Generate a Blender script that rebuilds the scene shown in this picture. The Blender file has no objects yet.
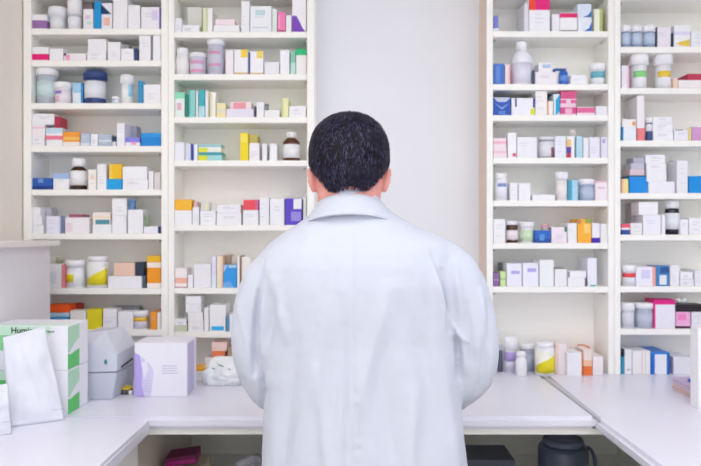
import bpy, bmesh, math, random
from mathutils import Vector, Matrix, noise
R = random.Random(7)
COL = bpy.context.scene.collection
F, CX, HZ, CAMZ = 690.0, 350.5, 232.0, 1.40      # focal length in px, optical axis, horizon row, eye height
CT = 0.903                                        # counter top height
def wx(px, D): return (px - CX) * D / F
def wz(py, D): return CAMZ - (py - HZ) * D / F

# ------------------------------------------------------------------ materials
def lin(h):
    h = h.lstrip('#'); c = [int(h[i:i+2], 16) / 255 for i in (0, 2, 4)]
    return tuple(x / 12.92 if x <= .04045 else ((x + .055) / 1.055) ** 2.4 for x in c) + (1,)
MATS = {}
def mat(hexc, rough=.5, spec=.4, noise_amt=.03, scale=30, metal=0, trans=0, bump=0, bscale=200, sheen=0, name=None):
    key = (hexc, rough, spec, noise_amt, scale, metal, trans, bump, bscale, sheen)
    if key in MATS: return MATS[key]
    m = bpy.data.materials.new(name or 'procedural_' + hexc.lstrip('#')); m.use_nodes = True
    nt = m.node_tree; b = nt.nodes['Principled BSDF']
    c = lin(hexc)
    tc = nt.nodes.new('ShaderNodeTexCoord')
    n = nt.nodes.new('ShaderNodeTexNoise'); n.inputs['Scale'].default_value = scale; n.inputs['Detail'].default_value = 3
    nt.links.new(tc.outputs['Object'], n.inputs['Vector'])
    rp = nt.nodes.new('ShaderNodeValToRGB')
    rp.color_ramp.elements[0].position = .3; rp.color_ramp.elements[1].position = .7
    rp.color_ramp.elements[0].color = tuple(x * (1 - noise_amt) for x in c[:3]) + (1,)
    rp.color_ramp.elements[1].color = tuple(min(1, x * (1 + noise_amt)) for x in c[:3]) + (1,)
    nt.links.new(n.outputs['Fac'], rp.inputs['Fac']); nt.links.new(rp.outputs['Color'], b.inputs['Base Color'])
    b.inputs['Roughness'].default_value = rough; b.inputs['Metallic'].default_value = metal
    b.inputs['Specular IOR Level'].default_value = spec
    b.inputs['Transmission Weight'].default_value = trans
    if sheen: b.inputs['Sheen Weight'].default_value = sheen
    if bump:
        n2 = nt.nodes.new('ShaderNodeTexNoise'); n2.inputs['Scale'].default_value = bscale; n2.inputs['Detail'].default_value = 4
        nt.links.new(tc.outputs['Object'], n2.inputs['Vector'])
        bp = nt.nodes.new('ShaderNodeBump'); bp.inputs['Strength'].default_value = bump; bp.inputs['Distance'].default_value = .002
        nt.links.new(n2.outputs['Fac'], bp.inputs['Height']); nt.links.new(bp.outputs['Normal'], b.inputs['Normal'])
    MATS[key] = m; return m
def emis(hexc, s):
    m = bpy.data.materials.new('lit_diffuser'); m.use_nodes = True; b = m.node_tree.nodes['Principled BSDF']
    b.inputs['Base Color'].default_value = lin(hexc); b.inputs['Emission Color'].default_value = lin(hexc); b.inputs['Emission Strength'].default_value = s
    return m
UNIT = mat('#fbfaf5', .45, .4, .005); WALL = mat('#eceef3', .8, .2, .008, 6, bump=.08, bscale=90); TAN = mat('#f3ebe0', .7, .2, .02, 4)
TOP = mat('#e9e8f4', .3, .45, .012, 8); CAB = mat('#e9e6e2', .5, .3, .01); METAL = mat('#c9c9c9', .25, .5, .02, metal=1)
CHROME = mat('#e8e6e0', .15, .5, .01, metal=1)

# ------------------------------------------------------------------ mesh helpers
def link(name, bm, mats, parent=None, smooth=False):
    me = bpy.data.meshes.new(name); bmesh.ops.recalc_face_normals(bm, faces=bm.faces); bm.to_mesh(me); bm.free()
    for m in (mats if isinstance(mats, (list, tuple)) else [mats]): me.materials.append(m)
    if smooth:
        for p in me.polygons: p.use_smooth = True
    o = bpy.data.objects.new(name, me); COL.objects.link(o); o.parent = parent
    return o
def box(bm, x0, x1, y0, y1, z0, z1, mi=0, bev=0, seg=1):
    r = bmesh.ops.create_cube(bm, size=1)
    vs = r['verts']
    for v in vs: v.co = Vector(((x0 + x1) / 2 + v.co.x * (x1 - x0), (y0 + y1) / 2 + v.co.y * (y1 - y0), (z0 + z1) / 2 + v.co.z * (z1 - z0)))
    fs = {f for v in vs for f in v.link_faces}
    for f in fs: f.material_index = mi
    if bev:
        es = list({e for v in vs for e in v.link_edges})
        bmesh.ops.bevel(bm, geom=es, offset=bev, segments=seg, affect='EDGES', material=mi)
def lathe(bm, prof, n=28, mi=0, cx=0, cy=0):
    rings = []
    for r, z in prof:
        rings.append([bm.verts.new((cx + r * math.cos(2 * math.pi * k / n), cy + r * math.sin(2 * math.pi * k / n), z)) for k in range(n)] if r > 1e-6 else [bm.verts.new((cx, cy, z))])
    for a, b in zip(rings, rings[1:]):
        for k in range(n):
            k2 = (k + 1) % n
            if len(a) == 1 and len(b) == 1: continue
            if len(a) == 1: f = bm.faces.new((a[0], b[k2], b[k]))
            elif len(b) == 1: f = bm.faces.new((a[k], a[k2], b[0]))
            else: f = bm.faces.new((a[k], a[k2], b[k2], b[k]))
            f.material_index = mi; f.smooth = True
def loft(bm, rings, mi=0, cap=True):
    vr = [[bm.verts.new(p) for p in r] for r in rings]; n = len(vr[0])
    for a, b in zip(vr, vr[1:]):
        for k in range(n):
            f = bm.faces.new((a[k], a[(k + 1) % n], b[(k + 1) % n], b[k])); f.material_index = mi; f.smooth = True
    if cap: bm.faces.new(vr[0][::-1]).material_index = mi; bm.faces.new(vr[-1]).material_index = mi
    return vr
def prism_xz(bm, pts, y0, y1, mi=0):       # outline in x,z extruded along y
    a = [bm.verts.new((x, y0, z)) for x, z in pts]; b = [bm.verts.new((x, y1, z)) for x, z in pts]; n = len(pts)
    fs = [bm.faces.new(a), bm.faces.new(b[::-1])] + [bm.faces.new((a[k], b[k], b[(k+1) % n], a[(k+1) % n])) for k in range(n)]
    for f in fs: f.material_index = mi
def prism_xy(bm, pts, z0, z1, mi=0, bev=0, seg=3):
    a = [bm.verts.new((x, y, z0)) for x, y in pts]; b = [bm.verts.new((x, y, z1)) for x, y in pts]; n = len(pts)
    fs = [bm.faces.new(a[::-1]), bm.faces.new(b)] + [bm.faces.new((a[k], a[(k+1) % n], b[(k+1) % n], b[k])) for k in range(n)]
    for f in fs: f.material_index = mi
    if bev:
        es = [e for e in bm.edges if abs(e.verts[0].co.z - e.verts[1].co.z) < 1e-6]
        bmesh.ops.bevel(bm, geom=es, offset=bev, segments=seg, affect='EDGES')
def tag(o, label, cat, group=None):
    o['label'] = label; o['category'] = cat
    if group: o['group'] = group
    return o
def struct(o): o['kind'] = 'structure'; return o
def empty(name, loc, label, cat, group=None, rz=0):
    o = bpy.data.objects.new(name, None); COL.objects.link(o); o.location = loc; o.rotation_euler = (0, 0, rz); o.empty_display_size = .05
    return tag(o, label, cat, group)

# ------------------------------------------------------------------ room
DF, DB = 2.40, 2.545          # front plane and back plane of the racks
XL, XR = -1.143, 1.60
def slab(name, *a, m=WALL, bev=0):
    bm = bmesh.new(); box(bm, *a, bev=bev); return struct(link(name, bm, m))
slab('wall_back', XL - .1, XR + .1, DB + .012, DB + .11, 0, 2.6)
slab('wall_left', XL - .1, XL, -1.0, DB + .012, 0, 2.6, m=TAN)
slab('wall_right', XR, XR + .1, -1.0, DB + .012, 0, 2.6)
slab('floor', XL - .1, XR + .1, -5.0, DB + .11, -.1, 0, m=mat('#c9c2b8', .35, .4, .04, 3))
slab('ceiling', XL - .1, XR + .1, -1.0, DB + .11, 2.6, 2.7, m=mat('#f4f4f4', .8, .2, .01, 10))

def ceiling_light(x, y, lab, s):
    e = empty('ceiling_light', (x, y, 2.6), lab, 'light', 'ceiling light panels')
    bm = bmesh.new()
    for a in ((-.30, .30, -.30, -.28), (-.30, .30, .28, .30), (-.30, -.28, -.28, .28), (.28, .30, -.28, .28)): box(bm, *a, -.03, -.001)
    link('frame', bm, UNIT, e)
    bm = bmesh.new(); box(bm, -.28, .28, -.28, .28, -.022, -.004); link('diffuser', bm, emis('#fbfcff', s), e)
for i, (x, y) in enumerate([(-.6, .75), (.75, .75), (-.6, -.25), (.75, -.25)]):
    ceiling_light(x, y, ['square ceiling light panel above the left counter', 'square ceiling light panel above the right counter',
                         'square ceiling light panel on the left behind the man', 'square ceiling light panel on the right behind the man'][i], 8.0)

# ------------------------------------------------------------------ racks
SH = {1: [28.5, 60.4, 103, 146, 189.5, 233.5, 288.5, 330], 2: [31.6, 74, 117, 160.4, 225, 288, 332],
      3: [31, 84, 115, 157.6, 200.4, 243, 286.7], 4: [46.7, 88, 140.5, 193, 234.7, 286.5, 329]}
GEO = {1: (23.3, 31, 161.2, 168.0), 2: (168.3, 174, 307, 314.4), 3: (486.6, 493, 608.3, 614.3), 4: (614.6, 620.6, 741, 748)}
ABOVE = {1: -11, 2: -12, 3: -10, 4: -6}
RLAB = {1: 'white shelving rack at far left, behind the label printer', 2: 'white shelving rack left of the bare wall, behind the left shoulder',
        3: 'white shelving rack right of the bare wall with a beige outer side', 4: 'white shelving rack at the right edge of the picture'}
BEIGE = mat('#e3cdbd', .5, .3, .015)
for c in (1, 2, 3, 4):
    o0, i0, i1, o1 = [wx(p, DF) for p in GEO[c]]
    e = empty('shelving_rack', (0, 0, 0), RLAB[c], 'shelf', 'white shelving racks')
    e.location = ((o0 + o1) / 2, DF, CT + .0005); ox, oy, oz = e.location
    def L(*a): return (a[0] - ox, a[1] - ox, a[2] - oy, a[3] - oy, a[4] - oz, a[5] - oz)
    for k, (a, b) in enumerate(((o0, i0), (i1, o1))):
        bm = bmesh.new(); box(bm, *L(a, b, DF, DB, CT + .0005, 2.52), bev=.0012)
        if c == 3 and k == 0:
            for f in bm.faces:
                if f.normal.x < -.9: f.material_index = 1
        link('side_panel', bm, [UNIT, BEIGE], e)
    bm = bmesh.new(); box(bm, *L(o0, o1, DB, DB + .011, CT + .0005, 2.52)); link('back_panel', bm, UNIT, e)
    bm = bmesh.new(); box(bm, *L(i0, i1, DF, DB, 2.50, 2.52)); link('top_panel', bm, UNIT, e)
    for s in [ABOVE[c]] + SH[c] + [ABOVE[c] - 40, ]:
        z = wz(s, DF); bm = bmesh.new(); box(bm, *L(i0 + .0005, i1 - .0005, DF + .001, DB, z - .0205, z), bev=.0012); link('shelf', bm, UNIT, e)
        for xx, sg in ((i0, 1), (i1, -1)):
            for yy in (DF + .025, DF + .055):
                bm = bmesh.new()
                lathe(bm, [(0, -.002), (.0045, -.002), (.0045, .003), (.0022, .0035), (.0022, .012), (0, .0125)], 12)
                bmesh.ops.rotate(bm, cent=(0, 0, 0), matrix=Matrix.Rotation(math.pi / 2 * sg, 3, 'Y'), verts=bm.verts)
                bmesh.ops.translate(bm, vec=(xx + sg * .0022 - ox, yy - oy, z - .0265 - oz), verts=bm.verts)
                link('shelf_pin', bm, CHROME, e)

# ------------------------------------------------------------------ packages
ORD = ['top', 'second', 'third', 'fourth', 'fifth', 'sixth', 'seventh', 'eighth']
RN = {1: 'leftmost rack', 2: 'second rack', 3: 'third rack', 4: 'rightmost rack'}
ST = {}
SEEN = {}
def row(c, r):
    if r is None: ST.update(z=CT, loc='counter, ' + RN[c], D=DF, cl=None, zmax=None)
    else: ST.update(z=wz(SH[c][r], DF), loc=ORD[r] + ' shelf, ' + RN[c], D=DF, cl=(wx(GEO[c][1], DF) + .0008, wx(GEO[c][2], DF) - .0008), zmax=wz(SH[c][r - 1] if r else ABOVE[c], DF) - .0215)
def label(desc):
    l = desc + ', ' + ST['loc'] if ST.get('loc') else desc
    n = len(l.split())
    if n > 16 or n < 4: print('LABEL LEN', n, l)
    if l in SEEN: print('DUP LABEL', l)
    SEEN[l] = 1
    return l
W = '#f3f3f7'
def uv_poly(bm, pts, x0, x1, z0, z1, y, mi):
    prism_xz(bm, [(x0 + (x1 - x0) * u, z1 - (z1 - z0) * v) for u, v in pts], y - .0005, y + .0002, mi)
def C(px0, px1, top, col, desc, pr=(), d=None, dep=None, on=None, D=None, t=None, tilt=0, name='medicine_carton', group='medicine cartons'):
    """carton: px extents of its front, prints = list of (kind, args..., colour)"""
    D0 = (D or ST['D']) + (d if d is not None else R.uniform(.006, .014))
    z0 = (on['ztop'] if on else ST['z']) + .0003
    z1 = wz(top, D0); x0, x1 = wx(px0, D0) + .0006, wx(px1, D0) - .0006
    if ST.get('cl'): x0, x1 = max(x0, ST['cl'][0]), min(x1, ST['cl'][1])
    dep = dep or (R.uniform(.07, .11) if on is None else on['dep'] * .92)
    if on and d is None: D0 = on['D'] + .001
    if D is None: dep = min(dep, DB - .002 - D0)
    if ST.get('zmax'): z1 = min(z1, ST['zmax'])
    h = z1 - z0
    if h < .004: print('THIN', desc, h); h = .004; z1 = z0 + h
    cx, cy = (x0 + x1) / 2, D0 + dep / 2
    hx, hy = (x1 - x0) / 2, dep / 2
    bm = bmesh.new(); mats = [mat(col, .42, .4, .012, 40)]
    box(bm, -hx, hx, -hy, hy, 0, h, bev=min(.0009, hx * .2))
    for ip, p in enumerate(pr):
        e = .00025 + .00012 * ip
        k, a, cc = p[0], p[1:-1], p[-1]
        mi = len(mats); mats.append(mat(cc, .4, .4, .02, 60))
        if k == 'T': box(bm, -hx - e, hx + e, -hy - e, hy + e, h * (1 - a[0]), h + e, mi)
        elif k == 'B': box(bm, -hx - e, hx + e, -hy - e, hy + e, .0003, h * a[0], mi)
        elif k == 'M': box(bm, -hx - e, hx + e, -hy - e, hy + e, h * (1 - a[1]), h * (1 - a[0]), mi)
        elif k == 'L': box(bm, -hx - e, -hx + 2 * hx * a[0], -hy - e, hy + e, .0003, h + e, mi)
        elif k == 'R': box(bm, hx - 2 * hx * a[0], hx + e, -hy - e, hy + e, .0003, h + e, mi)
        elif k == 'P': box(bm, -hx + 2 * hx * a[0], -hx + 2 * hx * a[1], -hy - e - .0003, -hy + .001, h * (1 - a[3]), h * (1 - a[2]), mi)
        elif k == 'Q': uv_poly(bm, a[0], -hx, hx, 0, h, -hy - e, mi)
    if t is None: t = R.random() < .55
    if t and 2 * hx > .02 and h > .02:                        # faint printed rules
        mi = len(mats); c0 = lin(col); mats.append(mat('#c3c4d6' if col[1] in 'ef' else '#e8e8f0', .5, .3, .05, 50))
        vs = R.choice([(.3, .42), (.25, .4, .7), (.5, .62, .74)]); a0 = R.uniform(.12, .3)
        for v in vs:
            box(bm, -hx + 2 * hx * a0, -hx + 2 * hx * min(.88, a0 + R.uniform(.3, .6)), -hy - .0001, -hy + .001, h * (1 - v) - .0007, h * (1 - v) + .0006, mi)
    # tuck flap line on top/end
    mi = len(mats); mats.append(mat('#b9b9c4', .6, .2, .02)); box(bm, -hx + .001, hx - .001, hy * .80, hy * .80 + .0006, h - .0005, h + .00012, mi)
    o = link(name, bm, mats); o.location = (cx, cy, z0)
    if tilt: o.rotation_euler = (0, 0, math.radians(tilt))
    tag(o, label(desc), 'box', group)
    return dict(ztop=z1, dep=dep, D=D0, x=cx, o=o)
def J(px0, px1, top, desc, lid=.18, lc='#f4f4f8', bc='#f2f2f6', lab=None, lw=1.0, neck=None, d=None, on=None, D=None, kind='jar', n=28, rough=.35, bands=(), bw=1.0, patch=None, z0=None):
    """jar/bottle: lid fraction, neck=(height fraction of shoulder, neck radius fraction)"""
    r = (px1 - px0) / 2 * (D or ST['D']) / F
    D0 = (D or ST['D']) + (d if d is not None else .006) + r
    r = (px1 - px0) / 2 * D0 / F - .0005
    z0 = (on['ztop'] if on else ST['z']) + .0003
    z1 = min(wz(top, D0 - r * .5), ST.get('zmax') or 9); h = z1 - z0; hb = h * (1 - lid)
    nm = 'medicine_' + kind
    xc = wx((px0 + px1) / 2, D0)
    if ST.get('cl'): xc = min(max(xc, ST['cl'][0] + r), ST['cl'][1] - r)
    e = empty(nm, (xc, D0, z0), label(desc), kind, 'medicine ' + kind + 's')
    rb = r * bw
    bm = bmesh.new()
    if neck:
        sh, nr = neck
        zs = h * sh
        lathe(bm, [(0, 0), (rb * .9, 0), (rb, rb * .1), (rb, zs), (rb * .93, zs + (hb - zs) * .35), (rb * (nr + .12), zs + (hb - zs) * .8), (rb * nr, hb), (0, hb)], n)
        rl = r * (nr + .06) if lw == 1.0 else r * lw
    else:
        lathe(bm, [(0, 0), (rb * .9, 0), (rb * .97, rb * .1), (rb * .97, hb - rb * .12), (rb * .9, hb), (0, hb)], n); rl = r * lw
    link('body', bm, mat(bc, rough, .5, .02, 30), e, True)
    bm = bmesh.new(); lathe(bm, [(0, hb + .0002), (rl, hb + .0002), (rl, h - rl * .1), (rl * .93, h), (0, h)], n)
    for k in range(n):
        if k % 2 == 0:
            a = 2 * math.pi * k / n; box(bm, rl * math.cos(a) - .0004, rl * math.cos(a) + .0004, rl * math.sin(a) - .0004, rl * math.sin(a) + .0004, hb + .001, h - rl * .14)
    link('lid' if kind == 'jar' else 'cap', bm, mat(lc, .4, .4, .01), e)
    if lab:
        v0, v1, cc = lab; rr = rb * (.97 if not neck else 1) + .0005
        bm = bmesh.new(); lathe(bm, [(rr - .0008, h * (1 - v1)), (rr, h * (1 - v1)), (rr, h * (1 - v0)), (rr - .0008, h * (1 - v0))], n)
        l = link('label', bm, mat(cc, .5, .3, .02, 40), e, True)
        rr += .0003
        for bd in bands:
            a0, a1, v0, v1, cc = bd[:5]; vr = bd[5] if len(bd) > 5 else v0     # printed patches in degrees from the front, left negative
            bm = bmesh.new(); k = 10; q = []
            for (rad) in (rr - .0004, rr):
                q.append([[bm.verts.new((rad * math.sin(math.radians(a0 + (a1 - a0) * i / k)), -rad * math.cos(math.radians(a0 + (a1 - a0) * i / k)), h * (1 - v1) if z is None else h * (1 - (v0 + (vr - v0) * (i / k) ** .8)))) for i in range(k + 1)] for z in (None, 1)])
            for s in (0, 1):
                for i in range(k): bm.faces.new((q[s][0][i], q[s][0][i+1], q[s][1][i+1], q[s][1][i]))
            for i in range(k):
                for zz in (0, 1): bm.faces.new((q[0][zz][i], q[0][zz][i+1], q[1][zz][i+1], q[1][zz][i]))
            for i in (0, k): bm.faces.new((q[0][0][i], q[0][1][i], q[1][1][i], q[1][0][i]))
            link('printed_patch', bm, mat(cc, .45, .4, .03, 40), l, True)
    return dict(ztop=z1, dep=2 * r, D=D0 - r, x=0)
YEL = '#ecdd22'
# ---- rack 1 -------------------------------------------------------
row(1, 0)
C(31, 46.5, 14.4, W, 'white carton with a purple band, left end', [('M', .4, .95, '#9c6fae')], t=0)
J(49, 67, 7, 'white pot with a wide lid', lid=.38, bw=.86, bc='#e6e7ee', lab=(.45, .93, '#eceef3'))
J(68, 81.8, -2, 'tall white tub with a grey ring', lid=.5, bw=.95, lab=(.52, .95, '#f0f1f6'), bands=[(-80, 80, .53, .6, '#c6cbd6')])
C(83, 93.5, 9, '#f2f0f3', 'white carton with pink and green dots, beside the blue one', [('P', .2, .7, .3, .5, '#e3c9e2'), ('P', .4, .8, .6, .75, '#c5e6cf')], dep=.05)
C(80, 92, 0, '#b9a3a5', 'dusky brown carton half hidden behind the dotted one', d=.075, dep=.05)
C(94, 100.8, 1, '#1599dc', 'narrow bright blue carton')
C(101.2, 112.2, 3, W, 'white carton with navy triangle and peach spot', [('Q', [(0, .05), (.95, .42), (0, .42)], '#17426b'), ('P', .2, .8, .55, .85, '#f2c0ae')], t=0)
C(113, 127.5, -9, W, 'tallest white carton right of the navy triangle', dep=.08)
C(128, 140, 5, W, 'medium white carton left of the purple edged one', dep=.09)
C(141, 160.6, 7, '#f1eff6', 'wide white carton with a purple right edge', [('R', .07, '#8a6cc0'), ('P', .55, .85, .15, .6, '#dcd2f0')], dep=.09)
row(1, 1)
C(31, 48.6, 47, W, 'white carton with a magenta band, left end', [('M', .5, .94, '#ee1a7c')], t=0)
C(49.2, 63, 48.3, W, 'plain white carton beside the magenta banded one')
C(64, 86, 53.3, '#f3eef2', 'flat white carton with pink blotch and navy corner', [('P', 0, .09, .0, .35, '#2a2c66'), ('P', .08, .25, .2, .85, '#f6a3c6')], t=0)
a = C(87, 106, 51.2, W, 'bottom white carton of a stack of three', dep=.09); a = C(87.3, 106.3, 44, W, 'middle white carton of a stack of three', on=a); C(87, 105.6, 38.5, W, 'topmost white carton of a stack of three', on=a)
C(107.6, 120.4, 42, W, 'white upright carton right of the stack of three')
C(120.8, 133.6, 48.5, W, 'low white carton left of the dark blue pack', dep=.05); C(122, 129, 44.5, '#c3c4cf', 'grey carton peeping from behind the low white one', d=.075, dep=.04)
C(134, 138, 48.5, '#24396b', 'slim dark blue pack')
C(139, 150.6, 34, W, 'tall white carton left of a dark gap'); C(152.8, 160.8, 34, W, 'tall narrow white carton against the right panel')
row(1, 2)
J(32.8, 54, 68, 'clear grey jar with a pale teal label, left end', lid=.2, bc='#b7bfcb', bw=.92, lab=(.36, .8, '#cfe4e6'), rough=.15)
J(54.6, 72, 82, 'white tub with purple and pink print', lid=.3, bw=.92, lab=(.36, .95, '#f1e7f0'), bands=[(-50, 10, .42, .55, '#8f78c8'), (-50, -5, .65, .9, '#f0c3d8')])
C(72.5, 83, 83, '#e8f1fa', 'pale blue and white carton left of the navy jar', [('T', .45, '#a9d5f3'), ('R', .2, '#3c93d0')], t=0, d=.03)
J(84, 107, 71.3, 'big navy jar with a white label', lid=.24, lc='#34477f', bc='#34477f', bw=.93, lab=(.3, .82, '#e9ecf4'))
J(112, 120, 96.5, 'tiny white and blue pot', lid=.4, bc='#c3cfe6', lab=(.5, .9, '#dfe6f4'))
J(120.6, 134, 75, 'white bottle with a light blue stripe', lid=.28, bw=.9, lab=(.32, .95, '#f3f6f6'), bands=[(25, 75, .33, .75, '#a5dcf2')], lw=1, kind='bottle')
C(137.8, 143, 81, '#2d96cf', 'blue carton end left of the wide white carton', dep=.09); C(143.4, 160.8, 84.5, W, 'wide white carton against the right panel', dep=.08, t=1)
row(1, 3)
a = C(31, 44.4, 136.8, W, 'lowest white carton of the left end stack', dep=.06); a = C(31, 44.6, 124.5, '#f6eff3', 'middle carton with a pink line, left end stack', [('M', .2, .3, '#f3b9cc')], on=a, t=0)
C(31, 54, 113.6, W, 'wide white carton topping the left end stack', on=a)
b = C(46, 62.4, 128, W, 'white carton with pink and light blue bands', [('T', .3, '#c9e2ef'), ('M', .42, .64, '#f37f9c')], dep=.07, t=0)
C(54.6, 60, 116.5, '#b83350', 'dark red pack on the pink banded carton', on=b, t=0)
C(62.9, 80, 132, '#f6ede6', 'orange and white carton', [('T', .68, '#f7a23c'), ('M', .35, .55, '#fbc36b')], t=0)
C(80.4, 90, 133.3, '#b9c8de', 'small grey blue carton right of the orange one', [('B', .25, '#dfe5ee')]); C(90.4, 97.8, 134, W, 'small white carton between two grey blue ones')
C(98.2, 111.8, 134.6, '#b4c1d4', 'wide grey blue carton', [('M', .45, .6, '#dfe6ef')]); C(112, 116, 136, '#2a3f5c', 'dark navy pack beside the tall white carton', [('B', .45, '#d8dbe4')], t=0)
C(116.6, 124.6, 123, W, 'tall slim white carton'); C(125.2, 140, 137.4, '#f3eef4', 'low white carton with a violet band', [('T', .55, '#8d88e4'), ('P', .4, .75, .5, .8, '#e6a4cf')], dep=.05, t=0)
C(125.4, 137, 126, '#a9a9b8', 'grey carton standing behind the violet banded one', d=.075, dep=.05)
C(141, 160.8, 133, '#1088d8', 'bright blue carton against the right panel', [('T', .3, '#2a9be4')], t=0)
row(1, 4)
C(31, 52, 178, '#2a5db4', 'dark blue carton, left end', [('P', .3, .55, .05, .4, '#7d9cd6'), ('B', .3, '#1c3c8c')], t=0)
C(53, 69, 173.4, W, 'white carton with a light blue top band', [('T', .34, '#a9c0ea')])
J(70.6, 87.2, 158.3, 'brown bottle with white cap and label', lid=.26, neck=(.6, .55), bc='#3c2418', lw=.78, lab=(.4, .86, '#f2f1f3'), rough=.12, kind='bottle')
C(88, 96.4, 169.5, '#f6f2ee', 'small cream carton right of the brown bottle', [('P', .3, .8, .3, .5, '#f2dcc8')]); C(97, 106.2, 164, W, 'upright white carton left of the yellow one')
a = C(106.6, 122, 179, '#17a5e6', 'cyan carton underneath the yellow one', dep=.08, t=0); C(108.8, 121.6, 164, '#f6c31e', 'yellow carton on top of the cyan one', [('P', .0, .2, 0, 1, '#f7d470')], on=a, t=0)
a = C(122.6, 148, 179.3, W, 'lower of two wide white cartons', dep=.09); C(122.4, 147, 166.5, W, 'upper of two wide white cartons', on=a)
C(148.4, 153.6, 171, W, 'slim white carton right of the wide pair'); C(154, 160.6, 172.5, '#dcd9d8', 'greyish carton against the right panel')
row(1, 5)
a = C(31, 43.4, 225, W, 'lowest white carton at the left end', dep=.05, t=0); a = C(31, 41.6, 216, W, 'middle white carton at the left end', on=a, t=0); C(31, 39.6, 207.4, W, 'small white carton topping the left end pile', on=a, t=0)
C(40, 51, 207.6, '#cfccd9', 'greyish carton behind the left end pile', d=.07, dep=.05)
C(46.2, 60.6, 216, '#ebebfa', 'lavender white carton with bluish shade painted on its side', [('R', .08, '#b8c4e4')], dep=.05, t=1)  # bluish right band puts the shade of that side into the colour
a = C(65, 89.4, 217.4, '#f4f0f5', 'wide white carton with pink print', [('P', .04, .3, .35, .9, '#f0dbe8')], dep=.08); C(68.5, 82, 214.2, '#a8607c', 'small dark red pack on the wide white carton', on=a, t=0)
a = C(92.4, 111.4, 224.3, W, 'white carton below the one with a teal spot', dep=.07); C(92.8, 110.4, 212.4, '#f6ece6', 'cream carton with a teal spot', [('M', .3, .5, '#f7e3c8'), ('P', .16, .96, .62, 1, '#4f93a6')], on=a, t=0)
a = C(112, 126.4, 215.5, W, 'lower of two square white cartons', dep=.08); C(111.4, 126.4, 198.6, W, 'upper of two square white cartons', on=a)
a = C(127.6, 143, 209.6, W, 'white carton carrying a small blue pot', dep=.08); J(128.2, 136.2, 199, 'small blue pot on a white carton', lid=.3, lc='#6d94be', bc='#5f86b4', on=a)
a = C(143.6, 160.4, 226.3, '#efeef8', 'flat white carton with a navy right end', [('R', .14, '#22396e')], dep=.07, t=0); J(145, 149.4, 214.8, 'tiny green bottle on a flat carton', lid=.3, lc='#9bb08c', bc='#88a07c', on=a, kind='bottle')
row(1, 6)
C(45, 64.4, 264.5, W, 'white carton with salmon pink ends', [('L', .22, '#f3bcc2'), ('R', .14, '#ee8f98'), ('P', .25, .6, .3, .8, '#e6eaf2')], t=0, dep=.06)
J(56, 63, 256.5, 'small olive bottle behind the pink ended carton', lid=.2, lc='#bdbba8', bc='#a5a58f', d=.075, kind='bottle')
J(65.8, 85.4, 260.2, 'white jar with a small yellow square', lid=.25, bw=.93, lab=(.3, .95, '#f3f4f8'), bands=[(-55, 10, .5, .78, YEL)])
J(87.6, 109, 256.4, 'large white jar with a slanted yellow print', lid=.17, bw=1, lw=.9, lab=(.24, .95, '#f1f2f0'), bands=[(-70, 72, .80, .90, YEL, .36)])
a = C(108, 141.8, 276.2, W, 'long white carton lying under the peach one', dep=.08, t=0); C(142.2, 146, 275.6, '#4d6173', 'slate blue pack beside the long white carton', t=0)
C(113.4, 134.4, 263.2, '#f0cdb8', 'peach carton lying on the long white one', on=a, t=0); C(135, 143.8, 262.2, '#2f3b4e', 'dark navy pack beside the peach carton', d=.02, on=a, dep=.05, t=0)
C(147, 160.8, 256, '#f39b1b', 'orange carton with white and yellow bands', [('T', .18, '#f0bb22'), ('M', .2, .36, '#f6ede2'), ('B', .16, '#f8efe8')], t=0)
row(1, 7)
a = C(47.5, 69, 317, '#6fb3dc', 'light blue carton below the orange red one', [('M', .0, .3, '#4c96cc')], dep=.07, t=0); a = C(47.5, 69, 312.8, '#b7d6ec', 'thin pale blue carton below the orange red one', on=a, t=0); C(47.5, 69, 304.8, '#f45c1b', 'orange red carton topping the left pile', on=a, t=0)
C(70, 86, 310.6, '#f1eee8', 'cream white carton right of the orange red one', dep=.05); J(75, 83.5, 303, 'dark red pot behind the cream carton', lid=.3, lc='#b2403a', bc='#a8423c', d=.075)
C(86.8, 101.8, 309.4, '#e9db25', 'bright yellow carton', dep=.06, t=0); a = C(102.8, 116.8, 317.4, '#f2effa', 'lower white carton right of the yellow one', dep=.06); C(102.8, 116.4, 309, W, 'upper white carton right of the yellow one', on=a)
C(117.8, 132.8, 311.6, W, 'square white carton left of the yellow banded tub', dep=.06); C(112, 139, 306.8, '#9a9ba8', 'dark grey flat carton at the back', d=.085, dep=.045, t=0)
J(133.4, 149, 311, 'white tub with a yellow band', lid=.3, bw=.9, lab=(.32, .95, '#dcd8ea'), bands=[(-85, 85, .34, .56, '#efc73a')])
C(150.4, 156.8, 312, '#f59c2f', 'slim orange carton'); C(157, 160.8, 312.5, '#f6f0ea', 'slim white carton right of the orange one')
# ---- rack 2 -------------------------------------------------------
row(2, 0)
C(174.6, 181.6, 18, '#f0eff7', 'small white carton, left end'); a = C(182, 199.6, 25, W, 'low white carton beside the left end one', dep=.05); C(187, 202, 7, '#eeeeea', 'large pale carton standing at the back', d=.08, dep=.05)
C(203, 212.4, 8, '#f4f4f2', 'upright white carton with a pale green edge', [('L', .35, '#dfe3b9'), ('P', .35, .5, .0, 1, '#c9cfae')], t=0)
a = C(213.2, 239.6, 25, W, 'wide white carton under a pinkish one', dep=.08); C(215, 234.8, 19, '#f6e4ec', 'pinkish white carton lying on a white one', on=a)
C(241, 249.6, 1, W, 'tallest narrow white carton'); C(250, 271.6, 6, '#eff2f6', 'big white carton with pale teal print', [('P', .25, .7, .15, .35, '#bfdcdf'), ('P', .1, .85, .8, .83, '#c3c8d4')], t=1); C(272, 277, 9, '#e6f1ec', 'slim pale green carton left of the pink one')
C(277.4, 285.4, 12, '#f27fb6', 'bright pink carton', [('B', .1, '#a8285e'), ('P', .1, .35, .15, .8, '#f8a9cf')], t=0); C(285.8, 291.6, 15, W, 'slim white carton between pink and purple ones')
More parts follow.
